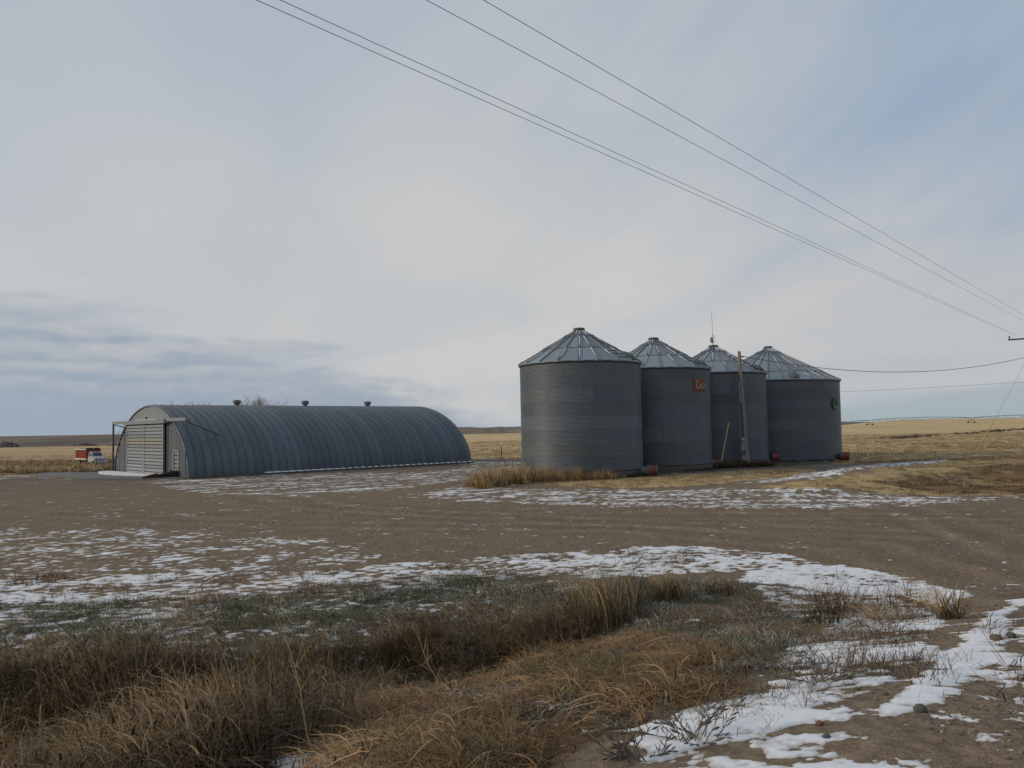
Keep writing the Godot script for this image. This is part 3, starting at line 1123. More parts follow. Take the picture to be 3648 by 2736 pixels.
func roof_panel(r0: float, y0: float, r1: float, y1: float, ang: float, rib: float) -> ArrayMesh:
	# a flat pie piece from the lower to the upper edge, with one raised rib and a lip at the foot
	var st := st_new()
	var h := ang * 0.5
	var a := Vector3(-sin(h) * r0, y0, cos(h) * r0)
	var b := Vector3(sin(h) * r0, y0, cos(h) * r0)
	var c := Vector3(sin(h) * r1, y1, cos(h) * r1)
	var d := Vector3(-sin(h) * r1, y1, cos(h) * r1)
	flat(st, a, b, c, d, Vector3(0, 1, 0.5))
	flat(st, a, b, b - Vector3(0, 0.06, 0), a - Vector3(0, 0.06, 0), Vector3(0, 0, 1))
	return st.commit()


func roof_rib(r0: float, y0: float, r1: float, y1: float, ang: float, rib: float) -> ArrayMesh:
	var st := st_new()
	var h := ang * 0.5
	var a := Vector3(-sin(h) * r0, y0, cos(h) * r0)
	var b := Vector3(sin(h) * r0, y0, cos(h) * r0)
	var c := Vector3(sin(h) * r1, y1, cos(h) * r1)
	var n := (c - a).cross(b - a).normalized()
	if n.y < 0.0:
		n = -n
	var w := Vector3(cos(h), 0, -sin(h)) * rib
	var top := n * rib * 1.1
	var k := -w * 0.5
	flat(st, b + k, b + w * 0.5, b + w * 0.3 + top, b - w * 0.3 + top, Vector3(0, 0, 1))
	flat(st, b - w * 0.3 + top, b + w * 0.3 + top, c + w * 0.3 + top, c - w * 0.3 + top, n)
	flat(st, b + k, b - w * 0.3 + top, c - w * 0.3 + top, c + k, -w)
	flat(st, b + w * 0.5, b + w * 0.3 + top, c + w * 0.3 + top, c + w * 0.5, w)
	return st.commit()


func grain_bin(label: String, at: Vector3, r: float, base: float, wall: float, rings: int, per: int, panels: int, tiers: Array, rise: float, hatch: float, ladder: float, seed: int) -> Node3D:
	var rg := RandomNumberGenerator.new()
	rg.seed = seed
	var o := thing("grain_bin", label, "grain bin", at, 0.0, "corrugated steel grain bins in a row")
	var st := st_new()
	lathe(st, PackedVector2Array([Vector2(r + 0.05, -0.5), Vector2(r + 0.05, base - 0.05), Vector2(r - 0.3, base - 0.04)]), 48)
	put("foundation", st, "concrete", o)
	var hr := wall / rings
	var ang := TAU / per
	var sh := bin_sheet(r, hr, ang * 0.9985, 11)
	for k in rings:
		var ring_tone := rg.randi_range(0, 2)
		for i in per:
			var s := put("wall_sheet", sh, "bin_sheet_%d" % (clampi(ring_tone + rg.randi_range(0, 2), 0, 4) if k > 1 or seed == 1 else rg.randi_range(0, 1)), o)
			s.position.y = base + hr * k
			s.rotation.y = ang * (i + 0.5 * (k % 2)) + seed * 0.13
			s.scale = Vector3(1.0 + 0.001 * (k % 2), 1.0, 1.0 + 0.001 * (k % 2))
	st = st_new()
	lathe(st, PackedVector2Array([Vector2(r + 0.03, base + wall - 0.14), Vector2(r + 0.10, base + wall - 0.02), Vector2(r + 0.02, base + wall)]), 64)
	put("eave_ring", st, "dark_steel", o)
	# roof
	var re := r + 0.13
	var rc := 0.31
	var y0 := base + wall + 0.02
	var tilt := rise / (re - rc)
	var pa := TAU / panels
	for t in tiers.size() - 1:
		var ra: float = re + (rc - re) * tiers[t]
		var rb: float = re + (rc - re) * (tiers[t + 1] + 0.01)
		var pm := roof_panel(ra, y0 + (re - ra) * tilt + 0.035 * t, rb, y0 + (re - rb) * tilt + 0.035 * t, pa, 0.075)
		var rm := roof_rib(ra, y0 + (re - ra) * tilt + 0.035 * t, rb, y0 + (re - rb) * tilt + 0.035 * t, pa, 0.07)
		for i in panels:
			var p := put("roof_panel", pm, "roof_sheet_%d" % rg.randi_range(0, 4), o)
			p.rotation.y = pa * i + seed * 0.05
			put("rib", rm, "roof_rib", p)
		if t > 0:
			st = st_new()
			var yy := y0 + (re - ra) * tilt + 0.035 * t
			lathe(st, PackedVector2Array([Vector2(ra * 1.004, yy - 0.075), Vector2(ra * 1.004, yy - 0.012), Vector2(ra * 0.99, yy + 0.004)]), panels)
			put("roof_lap", st, "dark_steel", o)
	# white tubes along some ribs for caught snow and painted-in bright highlights
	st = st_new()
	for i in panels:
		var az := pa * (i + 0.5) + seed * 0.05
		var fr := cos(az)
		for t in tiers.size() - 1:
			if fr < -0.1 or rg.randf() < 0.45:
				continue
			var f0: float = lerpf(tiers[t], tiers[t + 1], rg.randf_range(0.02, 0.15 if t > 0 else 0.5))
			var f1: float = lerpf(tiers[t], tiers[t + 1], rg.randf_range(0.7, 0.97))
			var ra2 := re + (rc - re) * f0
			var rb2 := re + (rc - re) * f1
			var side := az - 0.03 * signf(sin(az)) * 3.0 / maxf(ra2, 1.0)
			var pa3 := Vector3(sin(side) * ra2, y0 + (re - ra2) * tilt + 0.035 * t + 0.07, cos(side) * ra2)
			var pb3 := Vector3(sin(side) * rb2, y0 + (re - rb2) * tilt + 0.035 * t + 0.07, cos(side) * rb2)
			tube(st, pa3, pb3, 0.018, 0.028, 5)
	var sn := put("snow_highlight_streaks", st, "snow", o)
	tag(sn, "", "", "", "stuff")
	# collar and lid
	var yc := y0 + rise
	st = st_new()
	lathe(st, PackedVector2Array([Vector2(rc + 0.10, yc - 0.06), Vector2(rc + 0.01, yc + 0.15)]), 28)
	put("roof_collar", st, "collar", o)
	st = st_new()
	lathe(st, PackedVector2Array([Vector2(0.0, yc + 0.14), Vector2(rc + 0.06, yc + 0.13), Vector2(rc + 0.07, yc + 0.25), Vector2(rc, yc + 0.29), Vector2(0.0, yc + 0.32)]), 28)
	put("roof_lid", st, "green_lid", o)
	# rungs up one roof panel
	for k in 7:
		if k == 3:
			continue
		var f := 0.05 + 0.115 * k
		var rr := re + (rc - re) * f
		st = st_new()
		box(st, Vector3.ZERO, Vector3(minf(0.75, rr * pa * 0.8), 0.05, 0.06))
		var rung := put("roof_rung", st, "dark_steel", o)
		rung.position = Vector3(sin(ladder) * rr, y0 + (re - rr) * tilt + 0.09, cos(ladder) * rr)
		rung.rotation.y = ladder
	# hatch by the eave
	var hs2 := SphereMesh.new()
	hs2.radius = 0.42
	hs2.height = 0.84
	hs2.radial_segments = 18
	hs2.rings = 10
	var ht := put("roof_hatch", hs2, "green_lid", o)
	var rh := re - 0.55
	ht.position = Vector3(sin(hatch) * rh, y0 + (re - rh) * tilt + 0.06, cos(hatch) * rh)
	ht.rotation = Vector3(atan(tilt), hatch, 0)
	ht.scale = Vector3(1.0, 0.42, 1.25)
	# small round ports near the foot of the wall
	for k in 2:
		var az := -0.42 + 0.62 * k + 0.1 * sin(seed)
		st = st_new()
		lathe(st, PackedVector2Array([Vector2(0.09, 0.0), Vector2(0.11, 0.02), Vector2(0.11, 0.0)]), 14)
		var port := put("wall_port", st, "collar", o)
		port.position = Vector3(sin(az) * (r + 0.01), base + hr * 2.05, cos(az) * (r + 0.01))
		port.rotation = Vector3(PI / 2, az, 0)
	return o


func bins() -> void:
	grain_bin("nearest grain bin, leftmost and lit on its left side, golden grass at its foot", Vector3(4.38, 0, -51.3), 3.85, 0.44, 6.6, 8, 9, 20, [0.0, 0.43, 0.82, 1.0], 2.08, 0.98, 0.66, 1)
	grain_bin("grain bin with the faded red sign high on its right side", Vector3(10.2, 0, -57.15), 3.85, 0.42, 6.55, 8, 9, 20, [0.0, 0.43, 0.82, 1.0], 2.08, 0.98, 0.66, 2)
	grain_bin("narrow grain bin with whip antenna on top, behind the leaning pole", Vector3(15.8, 0, -62.35), 3.85, 0.42, 6.5, 8, 9, 20, [0.0, 0.43, 0.82, 1.0], 2.03, 0.95, 0.62, 3)
	grain_bin("broadest grain bin, rightmost, low on the ground with green disc", Vector3(22.4, 0, -69.6), 5.68, 0.08, 6.5, 8, 13, 30, [0.0, 0.25, 0.86, 1.0], 2.9, 0.06, 2.6, 4)


func yard_things() -> void:
	# faded red sign on the second bin
	var az := deg_to_rad(42.0)
	var sp := Vector3(10.2 + sin(az) * 3.89, 5.36, -57.15 + cos(az) * 3.89)
	var o := thing("metal_sign", "faded red metal sign with pale script on the second grain bin", "sign", sp, az)
	var st := st_new()
	var sag := []
	for i in 9:
		var x := -0.72 + 1.44 * i / 8.0
		sag.append(Vector3(x, 0, -0.09 * pow(x / 0.72, 2.0) + 0.015))
	for i in 8:
		var a: Vector3 = sag[i]
		var b: Vector3 = sag[i + 1]
		flat(st, a, b, b + Vector3(0, 0.86, 0), a + Vector3(0, 0.86, 0), Vector3(0, 0, 1))
		flat(st, a - Vector3(0, 0, 0.012), b - Vector3(0, 0, 0.012), b + Vector3(0, 0.86, -0.012), a + Vector3(0, 0.86, -0.012), Vector3(0, 0, -1))
	put("sign_plate", st, "sign_red", o)
	var f := SystemFont.new()
	f.font_names = PackedStringArray(["Droid Serif"])
	f.font_italic = true
	for w: Array in [["C", 0.74, -0.40, 0.11], ["attle", 0.36, 0.22, 0.22]]:
		var tm := TextMesh.new()
		tm.text = w[0]
		tm.font = f
		tm.font_size = 64
		tm.pixel_size = w[1] / 64.0
		tm.depth = 0.012
		var l := put("lettering", tm, "sign_letters", o)
		l.position = Vector3(w[2], 0.43 if w[0] == "C" else 0.40, 0.022)
	st = st_new()
	box(st, Vector3(0.18, 0.20, 0.024), Vector3(0.72, 0.035, 0.012))
	put("lettering", st, "sign_letters", o)
	# green disc on the last bin
	az = deg_to_rad(43.5)
	o = thing("round_sign", "round green sign at the right edge of the broadest bin", "sign", Vector3(22.4 + sin(az) * 5.75, 4.6, -69.6 + cos(az) * 5.75), az)
	st = st_new()
	lathe(st, PackedVector2Array([Vector2(0.0, 0.05), Vector2(0.46, 0.05), Vector2(0.46, 0.0)]), 28, Vector3.ZERO, Basis(Vector3.RIGHT, PI / 2))
	put("disc", st, "sign_green", o)
	st = st_new()
	for i in 10:
		var x0 := -0.36 + 0.072 * i
		var x1 := x0 + 0.072
		quad(st, Vector3(x0, -0.2, 0.056), Vector3(x1, -0.2, 0.056), Vector3(x1, -sqrt(maxf(0.17 - x1 * x1, 0.04)), 0.056), Vector3(x0, -sqrt(maxf(0.17 - x0 * x0, 0.04)), 0.056), Vector3(0, 0, 1))
	put("pale_band", st, "sign_pale", o)
	# whip antenna
	o = thing("antenna", "thin whip antenna with a small radio box on a bin lid", "antenna", Vector3(15.8, 9.30, -62.35))
	st = st_new()
	tube(st, Vector3(0, -0.1, 0), Vector3(-0.02, 0.62, 0), 0.035, 0.03, 6)
	put("mast", st, "dark_steel", o)
	st = st_new()
	tube(st, Vector3(-0.02, 0.6, 0), Vector3(-0.06, 2.55, 0), 0.016, 0.010, 5)
	put("whip", st, "rib_steel", o)
	st = st_new()
	box(st, Vector3(-0.14, 0.36, 0.02), Vector3(0.15, 0.42, 0.10), Basis(Vector3.BACK, 0.08))
	put("radio_box", st, "grey_box", o)
	st = st_new()
	var loop := PackedVector3Array()
	for i in 13:
		var t := -0.4 + 3.6 * i / 12.0
		loop.append(Vector3(0.0 + 0.14 * cos(t), 0.36 + 0.38 * sin(t), 0.03))
	path_tube(st, loop, 0.014, 4)
	put("cable_loop", st, "rib_steel", o)
	# drying fans
	fan("grey cone and dull red drying fan standing between the first two bins", Vector3(8.42, 0.0, -48.9), deg_to_rad(4.0), "faded_red", "fan_cone", 0.31, 0.4)
	fan("red drying fan half sunk in brown weeds before the antenna bin", Vector3(14.25, 0.0, -57.2), deg_to_rad(200.0), "red_paint", "dark_steel", 0.30, 0.25)
	fan("bright red drum fan at the left foot of the broadest bin", Vector3(20.55, 0.02, -63.4), deg_to_rad(15.0), "red_paint", "dark_steel", 0.34, 0.2)
	fan("red fan with open grey mouth at the far right foot of the bins", Vector3(26.2, 0.02, -63.4), deg_to_rad(-28.0), "red_paint", "dark_steel", 0.32, 0.5)
	# bucket, scrap
	o = thing("plastic_bucket", "white plastic bucket upside down in the grass along the shed", "bucket", spot(-20.9, 57.15))
	st = st_new()
	lathe(st, PackedVector2Array([Vector2(0.21, 0.0), Vector2(0.21, 0.06), Vector2(0.185, 0.50), Vector2(0.17, 0.52), Vector2(0.0, 0.52)]), 20)
	put("shell", st, "white_plastic", o)
	o = thing("scrap_iron", "heap of rusty brown scrap lying before the shed doors", "scrap", spot(-24.3, 55.6), 0.3)
	for q: Array in [[Vector3(0.35, 0.18, 0), Vector3(1.35, 0.34, 0.5), 0.12, "rust_dark"], [Vector3(-0.75, 0.1, 0.1), Vector3(1.0, 0.2, 0.4), 0.16, "rust"], [Vector3(0.72, 0.36, -0.05), Vector3(0.55, 0.14, 0.4), -0.25, "rust"]]:
		st = st_new()
		var bs := Basis(Vector3.BACK, q[2])
		box(st, q[0], q[1], bs)
		tube(st, q[0] + bs * Vector3(-q[1].x * 0.5, q[1].y * 0.3, q[1].z * 0.4), q[0] + bs * Vector3(q[1].x * 0.5, q[1].y * 0.5, q[1].z * 0.3), 0.10, 0.14, 8)
		put("scrap_piece", st, q[3], o)


func fan(label: String, at: Vector3, turn: float, paint: String, cone: String, r: float, length: float) -> void:
	# lies along x: open mouth at +x, cone to the bin at -x
	var o := thing("drying_fan", label, "fan", at + Vector3(0, r + 0.06, 0), turn, "drying fans at the feet of the bins")
	var b := Basis(Vector3.BACK, -PI / 2)
	var st := st_new()
	lathe(st, PackedVector2Array([Vector2(r, -0.28), Vector2(r, 0.28), Vector2(r * 0.9, 0.28), Vector2(r * 0.93, -0.3)]), 22, Vector3.ZERO, b)
	put("housing", st, paint, o)
	for y: float in [-0.28, 0.22]:
		st = st_new()
		lathe(st, PackedVector2Array([Vector2(r, y), Vector2(r + 0.05, y), Vector2(r + 0.05, y + 0.07), Vector2(r, y + 0.07)]), 22, Vector3.ZERO, b)
		put("ring", st, "rib_steel", o)
	st = st_new()
	lathe(st, PackedVector2Array([Vector2(r * 0.35, -0.30 - length), Vector2(r * 0.97, -0.30)]), 18, Vector3.ZERO, b)
	put("transition", st, cone, o)
	st = st_new()
	lathe(st, PackedVector2Array([Vector2(0.0, 0.1), Vector2(0.16, 0.1), Vector2(0.16, -0.2)]), 12, Vector3.ZERO, b)
	put("motor", st, "grey_box", o)
	for k in 6:
		st = st_new()
		box(st, Vector3(0.05, 0, 0) + Basis(Vector3.RIGHT, TAU * k / 6) * Vector3(0, r * 0.55, 0), Vector3(0.02, r * 0.7, 0.16), Basis(Vector3.RIGHT, TAU * k / 6) * Basis(Vector3.UP, 0.6))
		put("blade", st, "grey_box", o)
	for x: float in [-0.2, 0.2]:
		st = st_new()
		box(st, Vector3(x, -r - 0.02, 0), Vector3(0.08, 0.12, r * 1.5))
		put("foot", st, "dark_steel", o)


# ---------------------------------------------------------------- poles and wires
func hang(a: Vector3, b: Vector3, sag: float, n := 24) -> PackedVector3Array:
	var p := PackedVector3Array()
	for i in n + 1:
		var t := float(i) / n
		p.append(a.lerp(b, t) - Vector3(0, 4.0 * sag * t * (1.0 - t), 0))
	return p


func wire(called: String, label: String, pts: PackedVector3Array, r: float, m := "wire", group := "") -> void:
	var st := st_new()
	path_tube(st, pts, r, 5)
	tag(put(called, st, m), label, "wire", group)


func lines() -> void:
	# leaning service pole before the bins
	var foot := spot(16.84, 57.8)
	var top := Vector3(16.5, 8.33, -57.8)
	var o := thing("utility_pole", "weathered grey utility pole leaning left before the grain bins", "utility pole", foot)
	var lean := top - foot
	var st := st_new()
	tube(st, Vector3(0, -0.3, 0), lean, 0.15, 0.115, 12)
	put("pole", st, "pole_wood", o)
	st = st_new()
	tube(st, lean * 0.13 + Vector3(-0.17, 0, 0.05), lean * 0.78 + Vector3(-0.15, 0, 0.05), 0.035, 0.035, 6)
	put("conduit", st, "dark_steel", o)
	st = st_new()
	tube(st, lean * 0.55 + Vector3(-0.19, 0, 0.08), lean * 0.74 + Vector3(-0.17, 0, 0.08), 0.03, 0.03, 6)
	put("conduit", st, "collar", o)
	st = st_new()
	tube(st, lean * 0.02 + Vector3(0.13, 0, 0.08), lean * 0.12 + Vector3(0.12, 0, 0.08), 0.03, 0.03, 6)
	put("conduit", st, "collar", o)
	for b: Array in [[0.07, 0.30, 0.34], [0.155, 0.34, 0.36], [0.195, 0.26, 0.24]]:
		st = st_new()
		var c: Vector3 = lean * b[0] + Vector3(-0.24, 0.06, 0.08)
		box(st, c, Vector3(b[1], b[2], 0.18))
		box(st, c + Vector3(0, b[2] * 0.5 + 0.012, 0.01), Vector3(b[1] + 0.03, 0.025, 0.22))
		put("meter_box", st, "grey_box", o)
	st = st_new()
	lathe(st, PackedVector2Array([Vector2(0.13, 0.0), Vector2(0.13, 0.10), Vector2(0.10, 0.16), Vector2(0.0, 0.17)]), 16, lean * 0.235 + Vector3(-0.25, 0, 0.16), Basis(Vector3.RIGHT, PI / 2))
	put("meter", st, "collar", o)
	for k in 6:
		st = st_new()
		box(st, lean * (0.33 + 0.075 * k) + Vector3(0.02, 0, 0.13), Vector3(0.05, 0.06, 0.04))
		put("bolt", st, "dark_hole", o)
	st = st_new()
	tube(st, lean * 0.955 + Vector3(0.1, 0, 0), lean * 0.955 + Vector3(0.32, -0.02, 0), 0.05, 0.05, 8)
	put("insulator", st, "insulator", o)
	# its guy wire with a yellow guard
	o = thing("guy_wire", "guy wire of the leaning pole with a pale yellow guard", "guy wire", spot(14.72, 57.0))
	var gtop := foot + lean * 0.93 - o.position
	st = st_new()
	tube(st, Vector3.ZERO, gtop, 0.008, 0.008, 4)
	put("strand", st, "thin_wire", o)
	st = st_new()
	tube(st, gtop * 0.02 + Vector3(0, 0.3, 0), gtop.normalized() * 3.25, 0.035, 0.035, 8)
	put("guard", st, "yellow_guard", o)
	# line pole at the right edge
	var pb := spot(49.2, 75.0)
	o = thing("utility_pole", "tall power pole at the right edge with one crossarm", "utility pole", pb)
	st = st_new()
	tube(st, Vector3(0, -0.3, 0), Vector3(0.0, 11.0, 0), 0.17, 0.12, 12)
	put("pole", st, "pole_wood", o)
	var arm := Vector3(0.80, 0, 0.60)
	st = st_new()
	bar(st, Vector3(0.08, 10.66, 0.1) - arm * 2.2, Vector3(0.08, 10.66, 0.1) + arm * 1.6, 0.12, 0.14)
	put("crossarm", st, "arm_wood", o)
	for s: float in [-2.1, 0.9, 1.5]:
		st = st_new()
		lathe(st, PackedVector2Array([Vector2(0.03, 0.0), Vector2(0.03, 0.10), Vector2(0.08, 0.12), Vector2(0.09, 0.2), Vector2(0.05, 0.28), Vector2(0.0, 0.30)]), 10, Vector3(0.08, 10.72, 0.1) + arm * s)
		put("insulator", st, "insulator", o)
	st = st_new()
	lathe(st, PackedVector2Array([Vector2(0.0, 9.35), Vector2(0.25, 9.4), Vector2(0.25, 10.2), Vector2(0.0, 10.28)]), 16, Vector3(-0.42, 0, 0.2))
	put("transformer", st, "can_red", o)
	# four line wires from its arm over the camera to a pole behind
	var arm0 := pb + Vector3(0.08, 11.0, 0.1)
	var w := [
		["lower of the twin power wires crossing from top left", Vector3(47.46, 10.93, -75.0), Vector3(-36.6, 10.34, 25.0), 0.0065],
		["upper of the twin power wires crossing from top left", Vector3(47.53, 10.98, -75.0), Vector3(-36.1, 10.36, 25.0), 0.0065],
		["middle power wire crossing the sky, single", arm0 + arm * 0.9, Vector3(-33.87, 10.28, 25.0), 0.0062],
		["highest power wire crossing the upper right sky", arm0 + arm * 1.5, Vector3(-32.75, 10.25, 25.0), 0.0062],
	]
	for q: Array in w:
		wire("power_line", q[0], hang(q[1], q[2], 0.02, 30), q[3], "wire", "power wires over the yard")
	wire("service_drop", "sagging service cable between the leaning pole and right pole", hang(foot + lean * 0.955 + Vector3(0.3, 0, 0), pb + Vector3(-0.1, 9.05, 0.0), 1.35, 24), 0.022, "wire")
	wire("telephone_line", "faint low wire running behind the broadest bin", hang(Vector3(24.0, 7.6, -120.0), pb + Vector3(0.0, 6.6, 0.0), 0.4, 12), 0.012, "thin_wire")
	# guy of the right pole
	o = thing("guy_wire", "guy wire of the right pole with an orange guard", "guy wire", spot(43.5, 75.4))
	gtop = pb + Vector3(0, 9.9, 0) - o.position
	st = st_new()
	tube(st, Vector3.ZERO, gtop, 0.010, 0.010, 4)
	put("strand", st, "thin_wire", o)
	st = st_new()
	tube(st, Vector3.ZERO, gtop.normalized() * 3.3, 0.045, 0.045, 8)
	put("guard", st, "orange_guard", o)


# ---------------------------------------------------------------- irrigation machine
func pivot() -> void:
	var o := thing("irrigation_pivot", "long wheeled irrigation boom standing across the far tan field", "irrigation machine", Vector3(277, 0, -484))
	var dirx := Vector3(0.93, 0, 0.37).normalized()
	var span := 56.0
	for k in range(-2, 3):
		var p := dirx * span * k
		var wpos := o.position + p
		p.y = terrain(wpos.x, -wpos.z)
		var hd := Vector3(p.x, p.y + 3.3, p.z)
		var st := st_new()
		var side := dirx.cross(Vector3.UP)
		for s: float in [-1.0, 1.0]:
			tube(st, hd, p + side * s * 2.0 + Vector3(0, 0.6, 0), 0.12, 0.12, 5)
		tube(st, p + side * 2.0 + Vector3(0, 0.6, 0), p - side * 2.0 + Vector3(0, 0.6, 0), 0.14, 0.14, 5)
		var leg := dirx * 1.4
		for s: float in [-1.0, 1.0]:
			tube(st, hd + leg * s, p + leg * s + Vector3(0, 0.6, 0), 0.12, 0.12, 5)
		tube(st, p - leg + Vector3(0, 0.6, 0), p + leg + Vector3(0, 0.6, 0), 0.12, 0.12, 5)
		var tw := put("drive_tower", st, "pivot_steel", o)
		for s: float in [-1.0, 1.0]:
			st = st_new()
			tube(st, p + leg * s * 1.2 + Vector3(0, 0.55, 0) - side * 0.15, p + leg * s * 1.2 + Vector3(0, 0.55, 0) + side * 0.15, 0.55, 0.55, 12)
			put("wheel", st, "tyre_dusty", tw)
		if k == 2:
			continue
		var p2 := dirx * span * (k + 1)
		p2.y = terrain((o.position + p2).x, -(o.position + p2).z)
		var h2 := Vector3(p2.x, p2.y + 3.3, p2.z)
		st = st_new()
		var pts := hang(hd, h2, -1.0, 14)
		path_tube(st, pts, 0.17, 6)
		put("water_pipe", st, "pivot_steel", o)
		st = st_new()
		var low := hang(hd, h2, 0.30, 14)
		for i in range(1, 14):
			if i % 2 == 1:
				for s: float in [-1.0, 1.0]:
					tube(st, low[i] - Vector3(0, 0.1, 0), pts[maxi(i - 1, 0)], 0.075, 0.075, 4)
					tube(st, low[i] - Vector3(0, 0.1, 0), pts[mini(i + 1, 14)], 0.075, 0.075, 4)
		path_tube(st, low, 0.06, 4)
		tag(put("truss", st, "pivot_steel", o), "", "", "", "stuff")


# ---------------------------------------------------------------- truck
func truck() -> void:
	var at := Vector3(-67.3, hgt(-67.3, 128.5) - 0.05, -128.5)
	# local +z is the way it faces
	var o := thing("grain_truck", "old white cab truck with orange red grain box in tall grass", "truck", at, atan2(0.766, 0.64))
	o.scale = Vector3.ONE * 0.92
	# viewer's left is local -x (its right-hand side)
	var st := st_new()
	for s: float in [-1.0, 1.0]:
		bar(st, Vector3(s * 0.42, 0.75, -3.9), Vector3(s * 0.42, 0.75, 2.6), 0.1, 0.22)
	put("chassis", st, "dark_steel", o)
	# grain box
	st = st_new()
	box(st, Vector3(0, 1.98, -2.05), Vector3(2.36, 1.5, 4.3))
	put("grain_box", st, "truck_red", o)
	for s: float in [-1.0, 1.0]:
		for k in 9:
			st = st_new()
			box(st, Vector3(s * 1.21, 1.98, -4.1 + 0.51 * k), Vector3(0.09, 1.5, 0.10))
			put("stake", st, "truck_red", o)
		st = st_new()
		box(st, Vector3(s * 1.22, 2.80, -2.05), Vector3(0.14, 0.20, 4.4))
		put("top_rail", st, "truck_rail", o)
		st = st_new()
		box(st, Vector3(s * 1.22, 1.13, -2.05), Vector3(0.14, 0.24, 4.4))
		put("lower_rail", st, "truck_rail", o)
	st = st_new()
	box(st, Vector3(0, 2.05, 0.15), Vector3(2.42, 1.72, 0.08))
	put("box_front", st, "truck_dull_red", o)
	st = st_new()
	for i in 10:
		var a := -1.16 + 0.232 * i
		var b := a + 0.232
		var ya := 2.86 + 0.20 * absf(sin((a + 1.16) / 2.32 * TAU)) * 1.0
		var yb := 2.86 + 0.20 * absf(sin((b + 1.16) / 2.32 * TAU)) * 1.0
		flat(st, Vector3(a, ya, 0.21), Vector3(b, yb, 0.21), Vector3(b, yb - 0.1, -4.2), Vector3(a, ya - 0.1, -4.2), Vector3.UP)
		flat(st, Vector3(a, 2.70, 0.21), Vector3(b, 2.70, 0.21), Vector3(b, yb, 0.21), Vector3(a, ya, 0.21), Vector3(0, 0, 1))
	put("load_cover", st, "tarp", o)
	# cab
	st = st_new()
	var prof := [Vector2(0.35, 0.75), Vector2(0.35, 1.55), Vector2(0.45, 2.22), Vector2(0.62, 2.30), Vector2(1.35, 2.30), Vector2(1.50, 2.24), Vector2(1.95, 1.58), Vector2(2.05, 1.50), Vector2(2.95, 1.40), Vector2(3.08, 1.28), Vector2(3.10, 0.62), Vector2(0.35, 0.62)]
	for i in prof.size():
		var a: Vector2 = prof[i]
		var b: Vector2 = prof[(i + 1) % prof.size()]
		var wa := 0.98 if a.y < 1.6 else 0.86
		var wb := 0.98 if b.y < 1.6 else 0.86
		flat(st, Vector3(-wa, a.y, a.x), Vector3(wa, a.y, a.x), Vector3(wb, b.y, b.x), Vector3(-wb, b.y, b.x), Vector3(0, (a.y + b.y) * 0.5 - 1.3, (a.x + b.x) * 0.5 - 1.6))
	for s: float in [-1.0, 1.0]:
		var ring := []
		for p: Vector2 in prof:
			ring.append(Vector3(s * (0.98 if p.y < 1.6 else 0.86), p.y, p.x))
		var mid := Vector3(s * 0.96, 1.3, 1.6)
		for i in ring.size():
			tri(st, mid, ring[i], ring[(i + 1) % ring.size()], Vector3(s, 0, 0), Vector3(s, 0, 0), Vector3(s, 0, 0))
	put("cab", st, "truck_white", o)
	st = st_new()
	quad(st, Vector3(-0.74, 1.66, 1.93), Vector3(0.74, 1.66, 1.93), Vector3(0.70, 2.16, 1.585), Vector3(-0.70, 2.16, 1.585), Vector3(0, 0.55, 0.83))
	put("windscreen", st, "window_glass", o)
	st = st_new()
	box(st, Vector3(0, 2.34, 1.05), Vector3(1.5, 0.07, 0.95))
	put("roof", st, "truck_white", o)
	for s: float in [-1.0, 1.0]:
		st = st_new()
		quad(st, Vector3(s * 0.985, 1.64, 0.6), Vector3(s * 0.985, 1.64, 1.75), Vector3(s * 0.885, 2.12, 1.45), Vector3(s * 0.885, 2.12, 0.65), Vector3(s, 0.2, 0))
		put("side_window", st, "window_glass", o)
		st = st_new()
		tube(st, Vector3(s * 0.95, 1.7, 1.6), Vector3(s * 1.24, 1.95, 1.62), 0.02, 0.02, 5)
		box(st, Vector3(s * 1.28, 1.95, 1.62), Vector3(0.20, 0.40, 0.05))
		put("mirror", st, "truck_white", o)
		st = st_new()
		box(st, Vector3(s * 1.02, 1.0, 2.55), Vector3(0.26, 0.34, 1.0))
		box(st, Vector3(s * 1.02, 1.2, 2.45), Vector3(0.22, 0.16, 0.9))
		put("fender", st, "truck_white", o)
		st = st_new()
		lathe(st, PackedVector2Array([Vector2(0.12, 0.0), Vector2(0.12, 0.03), Vector2(0.10, 0.05), Vector2(0.0, 0.055)]), 14, Vector3(s * 0.80, 1.05, 3.10), Basis(Vector3.RIGHT, PI / 2))
		put("headlight", st, "grille", o)
	st = st_new()
	box(st, Vector3(0, 0.98, 3.11), Vector3(0.86, 0.36, 0.04))
	var gr := put("grille", st, "grille", o)
	for k in 4:
		st = st_new()
		box(st, Vector3(0, 0.86 + 0.08 * k, 3.14), Vector3(0.84, 0.025, 0.02))
		put("grille_bar", st, "chrome", gr)
	st = st_new()
	box(st, Vector3(0, 0.60, 3.2), Vector3(2.1, 0.24, 0.14))
	put("bumper", st, "truck_white", o)
	for q: Array in [[-1.0, 2.35], [1.0, 2.35], [-1.0, -3.0], [1.0, -3.0]]:
		st = st_new()
		tube(st, Vector3(q[0] * 1.0 - 0.14, 0.48, q[1]), Vector3(q[0] * 1.0 + 0.14, 0.48, q[1]), 0.48, 0.48, 16)
		var wh := put("wheel", st, "rubber", o)
		st = st_new()
		tube(st, Vector3(q[0] * 1.0 - 0.15, 0.48, q[1]), Vector3(q[0] * 1.0 + 0.15, 0.48, q[1]), 0.24, 0.24, 12)
		put("rim", st, "truck_white", wh)


